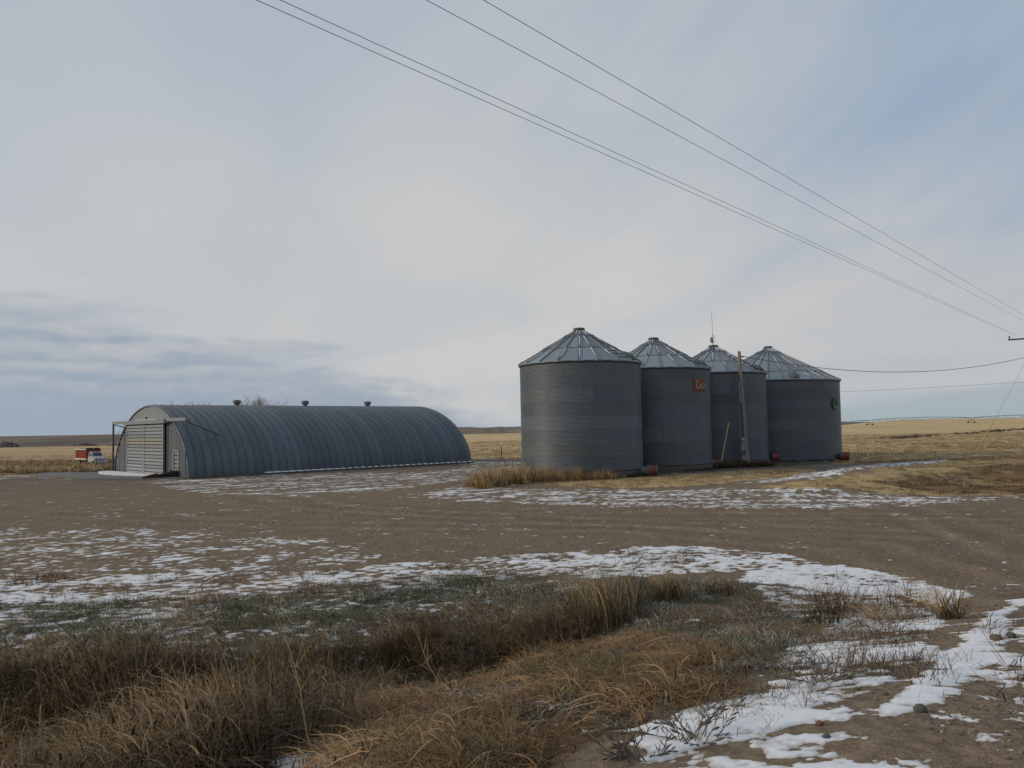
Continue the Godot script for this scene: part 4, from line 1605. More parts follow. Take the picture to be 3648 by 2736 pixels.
# ---------------------------------------------------------------- trees and shrubs
func branch(st: SurfaceTool, a: Vector3, dir: Vector3, len: float, r: float, depth: int, rg: RandomNumberGenerator) -> void:
	var p := a
	var dd := dir
	var n := 3
	for i in n:
		dd = (dd + Vector3(rg.randf_range(-1, 1), rg.randf_range(-0.5, 0.7), rg.randf_range(-1, 1)) * 0.18).normalized()
		var q := p + dd * len / n
		tube(st, p, q, r * (1.0 - 0.25 * i / n), r * (1.0 - 0.25 * (i + 1) / n), 5 if depth > 2 else 3, false)
		p = q
		if depth > 0 and i > 0:
			for k in (2 if i == n - 1 else 1):
				var ax := Vector3(rg.randf_range(-1, 1), rg.randf_range(-1, 1), rg.randf_range(-1, 1)).normalized()
				branch(st, p, (dd + ax * 0.75 + Vector3(0, 0.15, 0)).normalized(), len * rg.randf_range(0.6, 0.8), r * 0.6, depth - 1, rg)


func bare_tree(label: String, at: Vector3, tall: float, seed: int, stems := 2) -> void:
	var rg := RandomNumberGenerator.new()
	rg.seed = seed
	var o := thing("bare_tree", label, "tree", at, 0.0, "bare trees round the arched shed")
	var st := st_new()
	var tips := []
	for k in stems:
		var lean := Vector3(rg.randf_range(-0.3, 0.3), 1.0, rg.randf_range(-0.3, 0.3)).normalized()
		var tip := lean * tall * 0.32
		tube(st, Vector3(rg.randf_range(-0.1, 0.1), -0.2, 0), tip, tall * 0.022, tall * 0.015, 8)
		tips.append([tip, lean])
	put("trunk", st, "bark", o)
	st = st_new()
	for t: Array in tips:
		for k in 3:
			var dv: Vector3 = (t[1] + Vector3(rg.randf_range(-0.7, 0.7), rg.randf_range(-0.1, 0.3), rg.randf_range(-0.7, 0.7))).normalized()
			branch(st, t[0], dv, tall * 0.30, tall * 0.012, 4, rg)
	put("branches", st, "twig", o)


func trees() -> void:
	bare_tree("bare tree showing left of the shed's roof crest, leftmost of the crowns", Vector3(-40.6, -0.8, -96.0), 7.3, 31)
	bare_tree("bare crown over the shed roof, second from the left", Vector3(-38.6, -0.8, -97.0), 7.1, 32)
	bare_tree("tallest bare crown above the shed, right of the first vent", Vector3(-31.2, -0.6, -97.0), 7.5, 33)
	bare_tree("low bare crown left of the first roof vent", Vector3(-34.0, -0.7, -97.0), 6.5, 34)
	bare_tree("faint bare crown farthest right over the shed roof", Vector3(-28.9, -0.5, -97.5), 6.6, 35)
	bare_tree("bare scrubby tree behind the shed's left track post", Vector3(-37.4, -0.5, -78.5), 4.3, 36, 2)
	# leafless brush in the folds of the far pasture
	var rg := RandomNumberGenerator.new()
	rg.seed = 5
	var st := st_new()
	for k in 900:
		var dv := Vector3(rg.randfn(0, 1), absf(rg.randfn(0, 1)) * 0.9, rg.randfn(0, 1)).normalized()
		var r := pow(rg.randf(), 0.4)
		var p := Vector3(dv.x * 2.6, dv.y * 2.6, dv.z * 2.6) * r
		tri(st, p, p + Vector3(rg.randf_range(-0.5, 0.5), 0.8, rg.randf_range(-0.5, 0.5)), p + Vector3(0.16, 0.2, rg.randf_range(-0.2, 0.2)), dv, dv, dv)
	var crown := st.commit()
	var words := ["grey leafless brush farthest left below the hill", "second grey brush clump from the left edge", "wide grey brush left of the truck on the hill foot", "grey brush above the truck's red box", "grey brush above the truck's white cab", "grey brush just left of the shed on the hill foot", "low grey brush behind the shed post"]
	var i := 0
	for q: Array in [[20, 1593, 2.2], [215, 1588, 1.6], [440, 1588, 2.2], [1270, 1578, 1.5], [1400, 1578, 2.0], [1700, 1575, 1.8], [1860, 1570, 1.6]]:
		# photo columns of the crop, as bearings
		var u: float = q[0] / 2212.0 * 500.0
		var d := 300.0 + 12.0 * (i % 3)
		var x := (u - 1824.0) / 2850.0 * d
		var o := thing("leafless_shrub", words[i], "shrub", Vector3(x, terrain(x, d) - 0.2, -d), i * 1.3, "grey brush on the far left hill")
		var s: float = q[2]
		st = st_new()
		for k in 4:
			tube(st, Vector3(0, -0.5, 0), Vector3(rg.randf_range(-0.9, 0.9), 1.0, rg.randf_range(-0.9, 0.9)) * s * 0.8, 0.10, 0.05, 5)
		put("stem", st, "brush", o)
		var c := put("crown", crown, "brush", o)
		c.scale = Vector3(s * 1.2, s * 0.55, s)
		c.position.y = 0.3
		i += 1


func fences() -> void:
	var words := ["short dark fence post in the field between shed and bins", "thin fence post in the left field, farthest left", "thin fence post in the grass just left of the shed", "thin steel rod leaning beside the first bin's grass"]
	var i := 0
	for q: Array in [[-1.25, 86.0, 1.15, 0.06], [-77.5, 123.0, 1.3, 0.05], [-35.4, 68.0, 1.15, 0.045], [-0.15, 58.0, 0.75, 0.03]]:
		var st := st_new()
		var p := spot(q[0], q[1])
		tube(st, Vector3(0, -0.2, 0), Vector3(0.04 * i, q[2], 0), q[3], q[3] * 0.85, 7)
		var o := put("fence_post", st, "post_wood")
		o.position = p
		tag(o, words[i], "post", "thin posts round the yard")
		i += 1


# ---------------------------------------------------------------- grass
func clump(n: int, h0: float, h1: float, spread: float, lean: float, droop: float, width: float, cols: Array, seed: int, segs := 3, lift := 0.0) -> ArrayMesh:
	var rg := RandomNumberGenerator.new()
	rg.seed = seed
	var v := PackedVector3Array()
	var nn := PackedVector3Array()
	var cc := PackedColorArray()
	var idx := PackedInt32Array()
	for k in n:
		var a := rg.randf() * TAU
		var r := spread * sqrt(rg.randf())
		var p := Vector3(cos(a) * r, -0.02 + lift * rg.randf_range(0.3, 1.0), sin(a) * r)
		var az := rg.randf() * TAU
		var out := Vector3(cos(az), 0, sin(az))
		var h := rg.randf_range(h0, h1)
		var l := lean * rg.randf_range(0.2, 1.2)
		var dr := droop * rg.randf_range(0.2, 1.3)
		var side := Vector3(-sin(az + rg.randfn(0, 0.5)), 0, cos(az))
		var w := width * rg.randf_range(0.6, 1.2)
		var c: Color = cols[rg.randi() % cols.size()]
		var br := rg.randf_range(0.75, 1.2)
		c = Color(c.r * br, c.g * br, c.b * br)
		var b0 := v.size()
		for s in segs + 1:
			var t := float(s) / segs
			var q := p + out * (l * t * h + dr * t * t * t * h) + Vector3(0, h * (t - 0.55 * dr * t * t * t), 0)
			var ww := w * (1.0 - 0.75 * t * t)
			v.append(q - side * ww * 0.5)
			v.append(q + side * ww * 0.5)
			var nrm := (out * 0.5 + Vector3(0, 0.7, 0)).normalized()
			nn.append(nrm)
			nn.append(nrm)
			cc.append(c)
			cc.append(c)
		for s in segs:
			var o := b0 + s * 2
			idx.append_array([o, o + 2, o + 1, o + 1, o + 2, o + 3])
	var arr := []
	arr.resize(Mesh.ARRAY_MAX)
	arr[Mesh.ARRAY_VERTEX] = v
	arr[Mesh.ARRAY_NORMAL] = nn
	arr[Mesh.ARRAY_COLOR] = cc
	arr[Mesh.ARRAY_INDEX] = idx
	var m := ArrayMesh.new()
	m.add_surface_from_arrays(Mesh.PRIMITIVE_TRIANGLES, arr)
	return m


func scatter(called: String, label: String, mesh: ArrayMesh, places: Array) -> void:
	# places: [x, d, size, tint]
	if places.is_empty():
		return
	var mm := MultiMesh.new()
	mm.transform_format = MultiMesh.TRANSFORM_3D
	mm.use_colors = true
	mm.mesh = mesh
	mm.instance_count = places.size()
	for i in places.size():
		var q: Array = places[i]
		var b := Basis(Vector3.UP, rng.randf() * TAU) * Basis(Vector3.RIGHT, rng.randfn(0.0, 0.08))
		var s: float = q[2]
		mm.set_instance_transform(i, Transform3D(b.scaled(Vector3(s, s * rng.randf_range(0.8, 1.2), s)), spot(q[0], q[1])))
		mm.set_instance_color(i, q[3])
	var o := MultiMeshInstance3D.new()
	o.name = numbered(called)
	o.multimesh = mm
	o.material_override = mats["straw"]
	add_child(o)
	tag(o, label, "grass", "", "stuff")


func fill(k: String, per: float, fn: Callable) -> Array:
	var r: Rect2 = landbox[k]
	var out := []
	for i in int(r.get_area() * per):
		var x := rng.randf_range(r.position.x, r.end.x)
		var d := rng.randf_range(r.position.y, r.end.y)
		if absf(x) > d * 0.85 + 3.0 or d < 3.0:
			continue
		var jx := x + 0.35 * N.get_noise_2d(x * 1.3, d * 1.3)
		var jd := d + 0.5 * N.get_noise_2d(x * 1.1 + 70.0, d * 1.1)
		if not on(k, jx, jd):
			continue
		var q: Array = fn.call(x, d, N.get_noise_2d(x * 0.55, d * 0.55), N.get_noise_2d(x * 0.18 + 30.0, d * 0.18))
		if q:
			out.append(q)
	return out


func split(called: String, label: String, meshes: Array, places: Array, patch := 0.0) -> void:
	var parts := []
	for m in meshes:
		parts.append([])
	for q: Array in places:
		var k := rng.randi() % meshes.size()
		if patch > 0.0:
			var f := 0.5 + 1.25 * N.get_noise_2d(float(q[0]) * patch + 11.0, float(q[1]) * patch) + rng.randfn(0.0, 0.10)
			k = clampi(int(f * meshes.size()), 0, meshes.size() - 1)
		parts[k].append(q)
	for i in meshes.size():
		scatter(called, label, meshes[i], parts[i])


func tint(a: float) -> Color:
	var k := 1.0 + a
	return Color(k, k, k)


func grasses() -> void:
	var tan1 := [Color(0.33, 0.235, 0.135), Color(0.26, 0.175, 0.105), Color(0.42, 0.315, 0.185), Color(0.20, 0.138, 0.09), Color(0.30, 0.24, 0.175)]
	var red := [Color(0.32, 0.18, 0.09), Color(0.24, 0.135, 0.07), Color(0.42, 0.27, 0.135), Color(0.22, 0.165, 0.09)]
	var green := [Color(0.16, 0.185, 0.10), Color(0.21, 0.205, 0.125), Color(0.30, 0.27, 0.19), Color(0.12, 0.14, 0.08), Color(0.82, 0.83, 0.85), Color(0.32, 0.23, 0.13), Color(0.70, 0.72, 0.72), Color(0.60, 0.62, 0.60)]
	var gold := [Color(0.66, 0.47, 0.24), Color(0.56, 0.39, 0.20), Color(0.50, 0.33, 0.165), Color(0.70, 0.53, 0.30)]
	var pale := [Color(0.54, 0.41, 0.235), Color(0.46, 0.33, 0.18), Color(0.62, 0.48, 0.29), Color(0.38, 0.26, 0.145)]
	var brownish := [Color(0.30, 0.20, 0.10), Color(0.36, 0.25, 0.13), Color(0.22, 0.14, 0.07), Color(0.26, 0.19, 0.11)]
	var dead := [Color(0.27, 0.185, 0.105), Color(0.20, 0.135, 0.08), Color(0.36, 0.26, 0.15), Color(0.155, 0.105, 0.068), Color(0.25, 0.195, 0.14)]
	var olive := [Color(0.21, 0.175, 0.085), Color(0.16, 0.14, 0.07), Color(0.28, 0.225, 0.115), Color(0.13, 0.12, 0.065)]
	var rusty := [Color(0.29, 0.165, 0.085), Color(0.22, 0.125, 0.068), Color(0.36, 0.22, 0.11), Color(0.17, 0.105, 0.06)]
	var wheat := [Color(0.42, 0.32, 0.185), Color(0.34, 0.25, 0.14), Color(0.50, 0.39, 0.24), Color(0.30, 0.235, 0.165)]
	# tall dead grass in the ditch
	split("tall_dead_grass", "tall brown dead grass filling the ditch in the left foreground", [
		clump(34, 0.40, 0.80, 0.34, 0.22, 0.5, 0.007, dead, 101, 5), clump(40, 0.25, 0.6, 0.36, 0.35, 1.0, 0.008, dead, 104, 5), clump(34, 0.30, 0.70, 0.34, 0.3, 0.8, 0.007, olive, 105, 5),
		clump(36, 0.3, 0.7, 0.34, 0.3, 0.9, 0.007, rusty, 102, 5), clump(34, 0.35, 0.85, 0.34, 0.2, 0.4, 0.006, brownish, 103, 5)],
		fill("tall", 44.0, func(x: float, d: float, n1: float, n2: float) -> Array: return [] if n1 < -0.5 and d < 11.5 else [x, d, clampf(0.88 + 0.45 * n2 + 0.55 * n1, 0.45, 1.25), tint(-0.34 + 0.5 * n1 + 0.3 * n2 + 0.45 * smooth(11.8, 13.4, d) * smooth(-1.0, 0.8, x))]), 0.45)
	split("tall_dead_grass", "curled dry leaves caught along the brown ditch grass stems", [clump(14, 0.08, 0.20, 0.34, 0.8, 1.6, 0.013, tan1, 108, 4, 0.55), clump(14, 0.06, 0.16, 0.34, 0.9, 1.6, 0.012, wheat, 109, 4, 0.45), clump(14, 0.08, 0.18, 0.34, 0.9, 1.5, 0.012, dead, 110, 4, 0.5)],
		fill("tall", 20.0, func(x: float, d: float, n1: float, n2: float) -> Array: return [x, d, clampf(0.85 + 0.4 * n2 + 0.4 * n1, 0.45, 1.2), tint(-0.1 + 0.4 * n1 + rng.randf_range(-0.2, 0.2))]))
	# thin pale stems that stand over it and bend at the tip
	split("tall_dead_grass", "thin pale seeded stems standing over the brown ditch grass", [clump(7, 0.7, 1.0, 0.3, 0.14, 0.5, 0.006, wheat, 106, 6), clump(6, 0.6, 0.95, 0.3, 0.2, 1.1, 0.007, pale, 107, 6)],
		fill("tall", 16.0, func(x: float, d: float, n1: float, n2: float) -> Array: return [] if n1 < 0.05 else [x, d, clampf(0.8 + 0.4 * n2, 0.5, 1.1), tint(-0.15 + 0.2 * n1 + rng.randf_range(-0.3, 0.2))]))
	# matted red-brown grass on the near bank
	split("matted_brown_grass", "matted red brown grass on the near bank of the ditch", [
		clump(40, 0.05, 0.14, 0.26, 0.5, 1.0, 0.008, green, 113, 4), clump(36, 0.08, 0.22, 0.28, 0.6, 1.5, 0.0065, dead, 112, 4), clump(36, 0.08, 0.26, 0.28, 0.6, 1.5, 0.0065, rusty, 111, 4), clump(36, 0.08, 0.26, 0.28, 0.5, 1.4, 0.007, brownish, 114, 4), clump(36, 0.08, 0.24, 0.28, 0.5, 1.3, 0.008, olive, 115, 4)],
		fill("brown", 58.0, func(x: float, d: float, n1: float, n2: float) -> Array: return [] if n1 < -0.30 and rng.randf() < 0.85 else [x, d, clampf(0.85 + 0.8 * n1, 0.4, 1.2), tint(-0.12 + 0.55 * n1 + 0.3 * n2)]), 0.6)
	split("matted_brown_grass", "curled pale leaf ends over the matted near bank grass", [clump(16, 0.04, 0.11, 0.26, 0.9, 1.7, 0.008, brownish, 116, 4, 0.14), clump(16, 0.05, 0.12, 0.26, 0.9, 1.7, 0.010, rusty, 117, 4, 0.14)],
		fill("brown", 26.0, func(x: float, d: float, n1: float, n2: float) -> Array: return [x, d, clampf(0.9 + 0.7 * n1, 0.4, 1.4), tint(-0.1 + 0.4 * n1 + rng.randf_range(-0.1, 0.15))]))
	# short frosted grass beyond the ditch
	var moss := [Color(0.105, 0.125, 0.06), Color(0.14, 0.15, 0.08), Color(0.085, 0.10, 0.052), Color(0.19, 0.175, 0.10)]
	var frost := [Color(0.24, 0.235, 0.17), Color(0.17, 0.18, 0.12), Color(0.74, 0.74, 0.73), Color(0.32, 0.27, 0.19), Color(0.55, 0.55, 0.52)]
	split("short_frosted_grass", "short grey green grass dusted with snow beyond the ditch", [
		clump(34, 0.05, 0.15, 0.22, 0.5, 0.7, 0.009, moss, 124, 3), clump(34, 0.04, 0.12, 0.22, 0.6, 0.9, 0.009, frost, 125, 3), clump(34, 0.05, 0.14, 0.22, 0.5, 0.9, 0.009, moss + frost, 121, 3), clump(34, 0.04, 0.12, 0.22, 0.6, 0.9, 0.009, frost + tan1, 122, 3), clump(36, 0.05, 0.16, 0.22, 0.5, 0.9, 0.009, tan1, 123, 3)],
		fill("green", 40.0, func(x: float, d: float, n1: float, n2: float) -> Array: return [] if coverage(x, d) > 0.55 and rng.randf() < 0.75 else [x, d, clampf(0.95 + 0.8 * n1, 0.4, 1.5), tint(0.3 * n1)]), 0.5)
	# golden turf by the bins, on the mound and beyond
	var turf := [clump(24, 0.04, 0.10, 0.34, 0.8, 0.9, 0.022, gold, 131, 2), clump(24, 0.04, 0.11, 0.34, 0.8, 0.9, 0.022, pale, 132, 2)]
	split("golden_turf", "short golden turf in front of the grain bins", turf, fill("goldbin", 8.0, func(x: float, d: float, n1: float, n2: float) -> Array: return [] if n1 < -0.35 else [x, d, 1.0 + 0.4 * n1, tint(0.25 * n2)]))
	split("mound_turf", "short golden turf over the low mound at right", turf, fill("mound", 7.0, func(x: float, d: float, n1: float, n2: float) -> Array: return [] if n1 < -0.3 or on("hollow", x, d) else [x, d, 1.0 + 0.4 * n1, tint(0.25 * n2)]))
	split("hollow_grass", "brown grass in the hollow at the right edge", [clump(34, 0.08, 0.2, 0.34, 0.5, 0.8, 0.020, red, 141, 2), clump(34, 0.08, 0.2, 0.34, 0.5, 0.8, 0.020, tan1, 142, 2)], fill("hollow", 4.0, func(x: float, d: float, n1: float, n2: float) -> Array: return [x, d, 0.8 + 0.5 * n1, tint(0.3 + 0.3 * n2)]))
	split("pale_turf", "pale cropped grass behind the mound at right", turf, fill("lawnright", 6.0, func(x: float, d: float, n1: float, n2: float) -> Array: return [] if n1 < -0.2 else [x, d, 1.2 + 0.4 * n1, tint(0.2 * n2)]))
	# tall golden grass round the first bin
	split("tall_golden_grass", "tall golden grass tuft along the foot of the first bin", [clump(36, 0.6, 1.1, 0.36, 0.25, 0.4, 0.020, gold, 151, 4), clump(36, 0.5, 0.95, 0.36, 0.3, 0.6, 0.020, gold, 152, 4)],
		fill("tuft", 7.5, func(x: float, d: float, n1: float, n2: float) -> Array: return [x, d, clampf(1.0 + 0.5 * n1 - 0.10 * maxf(x - 1.0, 0.0), 0.35, 1.4), tint(0.25 + 0.25 * n1)]))
	split("shed_grass", "yellow grass growing along the foot of the shed", [clump(50, 0.25, 0.5, 0.28, 0.4, 0.7, 0.022, gold, 155, 3)], fill("shedgrass", 8.0, func(x: float, d: float, n1: float, n2: float) -> Array: return [x, d, 0.9 + 0.5 * n1, tint(0.2 * n1 - 0.15)]))
	# weeds along the bins' feet
	var weeds := []
	for q: Array in [[4.38, 51.3, 3.95], [10.2, 57.15, 3.95], [15.8, 62.35, 3.95], [22.4, 69.6, 5.8]]:
		for i in 150:
			var a := rng.randf_range(-1.35, 1.35)
			if N.get_noise_2d(a * 3.0 + q[0], q[1]) < -0.1:
				continue
			var r: float = q[2] + absf(rng.randfn(0.05, 0.16))
			weeds.append([q[0] + sin(a) * r, q[1] - cos(a) * r, rng.randf_range(0.25, 0.7), tint(rng.randf_range(-0.5, 0.1))])
	for i in 60:
		weeds.append([rng.randf_range(-16.0, -5.0), 0.0, rng.randf_range(0.2, 0.5), tint(rng.randf_range(-0.4, 0.0))])
		var w: Array = weeds[weeds.size() - 1]
		w[1] = 55.0 + (w[0] + 22.1) * 0.917 - rng.randf_range(0.3, 0.7)
	for i in 260:
		var t := rng.randf()
		weeds.append([lerpf(12.4, 18.6, t) + rng.randf_range(-0.5, 0.5), lerpf(55.6, 58.3, t) + rng.randf_range(-0.4, 0.3), rng.randf_range(0.5, 1.0), tint(rng.randf_range(-0.4, 0.0))])
	split("brown_weeds", "thin brown weeds along the footings under the antenna bin", [clump(30, 0.3, 0.6, 0.3, 0.3, 0.5, 0.018, tan1, 156, 3)], weeds)
	# rough grass strip left of the shed and round the truck
	split("rough_field_grass", "rough brown grass left of the shed and round the truck", [clump(40, 0.4, 0.8, 0.5, 0.4, 0.6, 0.035, tan1, 161, 3), clump(40, 0.4, 0.8, 0.5, 0.4, 0.6, 0.035, pale, 162, 3)],
		fill("strip", 1.4, func(x: float, d: float, n1: float, n2: float) -> Array: return [x, d, clampf(0.8 + 0.5 * n1 + 0.5 * n2, 0.3, 1.3), tint(0.25 * n2 + 0.2)]))
	# stubble over the near parts of the fields
	var stub := []
	for i in 30000:
		var d := 60.0 + 130.0 * pow(rng.randf(), 1.4)
		var x := rng.randf_range(-0.72, 0.72) * d
		if on("yard", x, d) or on("strip", x, d) or on("lawnright", x, d) or (x > -30.0 and x < -6.0 and d < 82.0):
			continue
		if x / d > -0.3 and x / d < -0.08:
			continue
		var n := N.get_noise_2d(x * 0.05, d * 0.12)
		var s := 0.7 + 0.5 * n
		if x > 20.0 and d < 78.0:
			s += 0.3
		stub.append([x, d, s, tint(0.25 * n + 0.15 + (-0.25 if x < -20.0 else 0.0))])
	split("field_stubble", "tan stubble standing in the fields beyond the yard", [clump(22, 0.10, 0.24, 0.55, 0.4, 0.6, 0.03, pale, 171, 2), clump(22, 0.10, 0.26, 0.55, 0.4, 0.6, 0.03, gold, 172, 2)], stub)
	var row := []
	for i in 170:
		var x := rng.randf_range(66.0, 160.0)
		var d := 150.0 + 1.09 * (x - 75.0) + rng.randfn(0.0, 2.0)
		if N.get_noise_2d(x * 0.06, 4.0) < -0.12:
			continue
		row.append([x, d, rng.randf_range(0.4, 0.9), tint(rng.randf_range(-0.2, 0.6))])
	split("weed_row", "dark line of weeds crossing the right field", [clump(36, 0.4, 0.9, 0.7, 0.4, 0.4, 0.05, [Color(0.20, 0.15, 0.10), Color(0.13, 0.105, 0.08)], 181, 2)], row)
	split("corner_weeds", "frost dusted low weeds scattered over the corner snow", [clump(26, 0.03, 0.10, 0.22, 0.7, 0.9, 0.007, frost, 194, 3), clump(22, 0.04, 0.13, 0.20, 0.8, 0.8, 0.007, dead, 195, 3), clump(16, 0.06, 0.2, 0.16, 0.7, 0.6, 0.006, dead, 196, 3)],
		fill("corner", 44.0, func(x: float, d: float, n1: float, n2: float) -> Array: return [] if n1 < -0.16 + 0.1 * smooth(9.0, 14.0, d) else [x, d, clampf(0.7 + 1.0 * n1, 0.4, 1.4), tint(0.4 * n2)]), 0.9)
	# stalks poking through the snow at the corner
	var stalks := []
	for i in 900:
		var x := rng.randf_range(1.6, 7.2)
		var d := rng.randf_range(5.0, 16.0)
		if coverage(x, d) < 0.45 or absf(x) > d * 0.7 or N.get_noise_2d(x * 0.8, d * 0.8) < -0.12:
			continue
		stalks.append([x, d, rng.randf_range(0.5, 1.3), tint(rng.randf_range(-0.3, 0.2))])
	split("weed_stalks", "thin grey weed stalks poking through the corner snow", [clump(9, 0.06, 0.24, 0.14, 0.6, 0.5, 0.0045, [Color(0.20, 0.165, 0.12), Color(0.27, 0.215, 0.15), Color(0.14, 0.125, 0.09)], 191, 3), clump(12, 0.05, 0.16, 0.16, 0.9, 0.6, 0.008, tan1, 192, 2)], stalks)
	var bits := []
	for i in 1400:
		var d := rng.randf_range(15.0, 24.0)
		var x := rng.randf_range(-0.75, 0.25) * d
		if coverage(x, d) < 0.4 or N.get_noise_2d(x * 0.5, d * 0.5) < 0.0:
			continue
		bits.append([x, d, rng.randf_range(0.5, 1.2), tint(rng.randf_range(-0.3, 0.3))])
	split("yard_weeds", "low dry weeds among the snow at the yard's near edge", [clump(14, 0.06, 0.2, 0.22, 0.8, 0.6, 0.012, tan1, 193, 2)], bits)
	var wm := [weed_mesh(501, 0.0), weed_mesh(502, 0.3), weed_mesh(503, 0.8)]
	var tones := [Color(0.20, 0.13, 0.08), Color(0.32, 0.24, 0.14), Color(0.13, 0.10, 0.075), Color(0.26, 0.16, 0.085)]
	split("seeded_weeds", "dead branching weeds standing among the ditch grass", wm, fill("tall", 4.0, func(x: float, d: float, n1: float, n2: float) -> Array: return [] if n1 < -0.2 else [x, d, rng.randf_range(0.45, 0.95), tones[rng.randi() % 4]]))
	split("seeded_weeds", "small dead weeds standing over the matted near bank", wm, fill("brown", 3.0, func(x: float, d: float, n1: float, n2: float) -> Array: return [x, d, rng.randf_range(0.15, 0.38), tones[rng.randi() % 4]]))
	split("seeded_weeds", "small dark weeds scattered over the corner snow", wm, fill("corner", 9.0, func(x: float, d: float, n1: float, n2: float) -> Array: return [] if n2 < -0.35 else [x, d, rng.randf_range(0.08, 0.30), tones[rng.randi() % 4]]))
	split("seeded_weeds", "small dry weeds over the frosted grass and yard snow", wm, fill("green", 1.6, func(x: float, d: float, n1: float, n2: float) -> Array: return [x, d, rng.randf_range(0.10, 0.34), tones[rng.randi() % 4]]))
	# grass clumps that stand by themselves
	one("grass_clump", "tallest golden bunch of grass at the head of the ditch", spot(1.45, 13.55), [clump(420, 0.55, 1.05, 0.62, 0.20, 0.35, 0.009, [Color(0.66, 0.50, 0.29), Color(0.56, 0.41, 0.22), Color(0.72, 0.57, 0.35), Color(0.46, 0.33, 0.18)], 201, 5)])
	one("grass_clump", "rounded tan bunch of grass right of the tallest bunch", spot(2.75, 14.6), [clump(420, 0.25, 0.6, 0.36, 0.4, 0.5, 0.009, [Color(0.46, 0.32, 0.18), Color(0.38, 0.26, 0.14), Color(0.54, 0.40, 0.23)], 202, 4)])
	one("grass_clump", "fine golden domed tuft sunk in the ditch's near bank", spot(0.45, 9.4), [clump(420, 0.2, 0.48, 0.42, 0.5, 1.2, 0.006, [Color(0.24, 0.165, 0.08), Color(0.20, 0.13, 0.06), Color(0.27, 0.195, 0.10)], 203, 4)])
	one("grass_clump", "olive green bunch of grass standing in the corner snow", spot(4.35, 11.5), [clump(160, 0.2, 0.45, 0.26, 0.3, 0.5, 0.010, [Color(0.15, 0.13, 0.06), Color(0.09, 0.09, 0.045), Color(0.2, 0.15, 0.075)], 204, 3)])
	one("straw_tuft", "yellow straw tuft bent over at the gravel's edge", spot(5.65, 10.6), [clump(150, 0.35, 0.7, 0.16, 0.7, 0.7, 0.011, gold, 205, 4)])
	one("straw_tuft", "flattened yellow straw just left of the bent tuft", spot(5.15, 11.2), [clump(90, 0.2, 0.45, 0.3, 1.1, 0.8, 0.011, gold, 206, 4)])
	one("dock_weed", "dark brown dock bush with upright seed stalks in the snow", spot(5.05, 12.6), [clump(220, 0.15, 0.6, 0.34, 0.55, 0.3, 0.010, [Color(0.24, 0.145, 0.075), Color(0.30, 0.185, 0.10), Color(0.19, 0.115, 0.065)], 207, 3)])
	one("dock_weed", "spindly brown dock stalks nearest the gravel curve", spot(6.0, 12.7), [clump(90, 0.15, 0.65, 0.34, 0.5, 0.3, 0.010, [Color(0.24, 0.14, 0.075), Color(0.30, 0.19, 0.105)], 208, 3)])
	one("dock_weed", "low brown weed bush right of the rounded grass bunch", spot(3.75, 14.8), [clump(90, 0.15, 0.45, 0.3, 0.5, 0.3, 0.012, red, 209, 3)])
	one("grass_clump", "orange dry tuft alone on the yard's snowy left edge", spot(-10.2, 17.3), [clump(160, 0.12, 0.3, 0.6, 0.7, 0.7, 0.012, [Color(0.24, 0.15, 0.075), Color(0.19, 0.115, 0.06)], 210, 3)])
	weed("tall_weed", "tall yellow branching weed stalk leaning at the bottom centre left", spot(-1.5, 6.0), 1.15, -0.35, 301, Color(0.36, 0.265, 0.12))
	weed("tall_weed", "pale seed headed weed leaning from the ditch's edge", spot(-0.75, 8.3), 0.7, -0.5, 302, Color(0.40, 0.29, 0.14))
	weed("dry_twigs", "tangle of grey twigs on the snow at the bottom edge", spot(1.0, 4.55), 0.28, 0.9, 303, Color(0.13, 0.105, 0.085))
	weed("dry_twigs", "broken grey stems with snow at the bank's lip", spot(2.1, 5.7), 0.3, 0.7, 304, Color(0.14, 0.115, 0.09))
	weed("dry_twigs", "crooked brown stem standing by the gravel's snow streak", spot(3.75, 8.2), 0.4, 0.3, 305, Color(0.15, 0.10, 0.065))
	weed("dry_twigs", "small dark twigs lying lowest on the near snow", spot(0.62, 4.35), 0.22, 0.8, 306, Color(0.11, 0.09, 0.075))


func one(called: String, label: String, at: Vector3, meshes: Array) -> void:
	var o := put(called, meshes[0], "straw")
	o.position = at
	tag(o, label, "grass" if called == "grass_clump" else "weed", "bunches of dry grass and weeds round the ditch")


func weed_mesh(seed: int, bushy: float) -> ArrayMesh:
	# one branching dead weed about a metre tall
	var rg := RandomNumberGenerator.new()
	rg.seed = seed
	var st := st_new()
	for stem in 1 + int(bushy * 4.0):
		var dir := Vector3(rg.randf_range(-0.3, 0.3) * (1.0 + bushy * 2.0), 1.0, rg.randf_range(-0.3, 0.3) * (1.0 + bushy * 2.0)).normalized()
		var p := Vector3(rg.randf_range(-0.05, 0.05), -0.03, rg.randf_range(-0.05, 0.05))
		for i in 7:
			var q := p + dir * 0.145
			tube(st, p, q, 0.0075 - 0.0008 * i, 0.0067 - 0.0008 * i, 4, false)
			if i > 1:
				for k in 2:
					var bd := (dir * 0.7 + Vector3(rg.randf_range(-1, 1), 0.25, rg.randf_range(-1, 1))).normalized()
					var tip := q + bd * rg.randf_range(0.10, 0.26)
					tube(st, q, tip, 0.0035, 0.0022, 3, false)
					for h in 3:
						var hp := q.lerp(tip, 0.5 + 0.25 * h)
						tube(st, hp, hp + bd * 0.03 - Vector3(0, 0.012, 0), 0.008, 0.004, 4)
			dir = (dir + Vector3(rg.randf_range(-0.22, 0.22), -0.03, rg.randf_range(-0.22, 0.22))).normalized()
			p = q
	return st.commit()


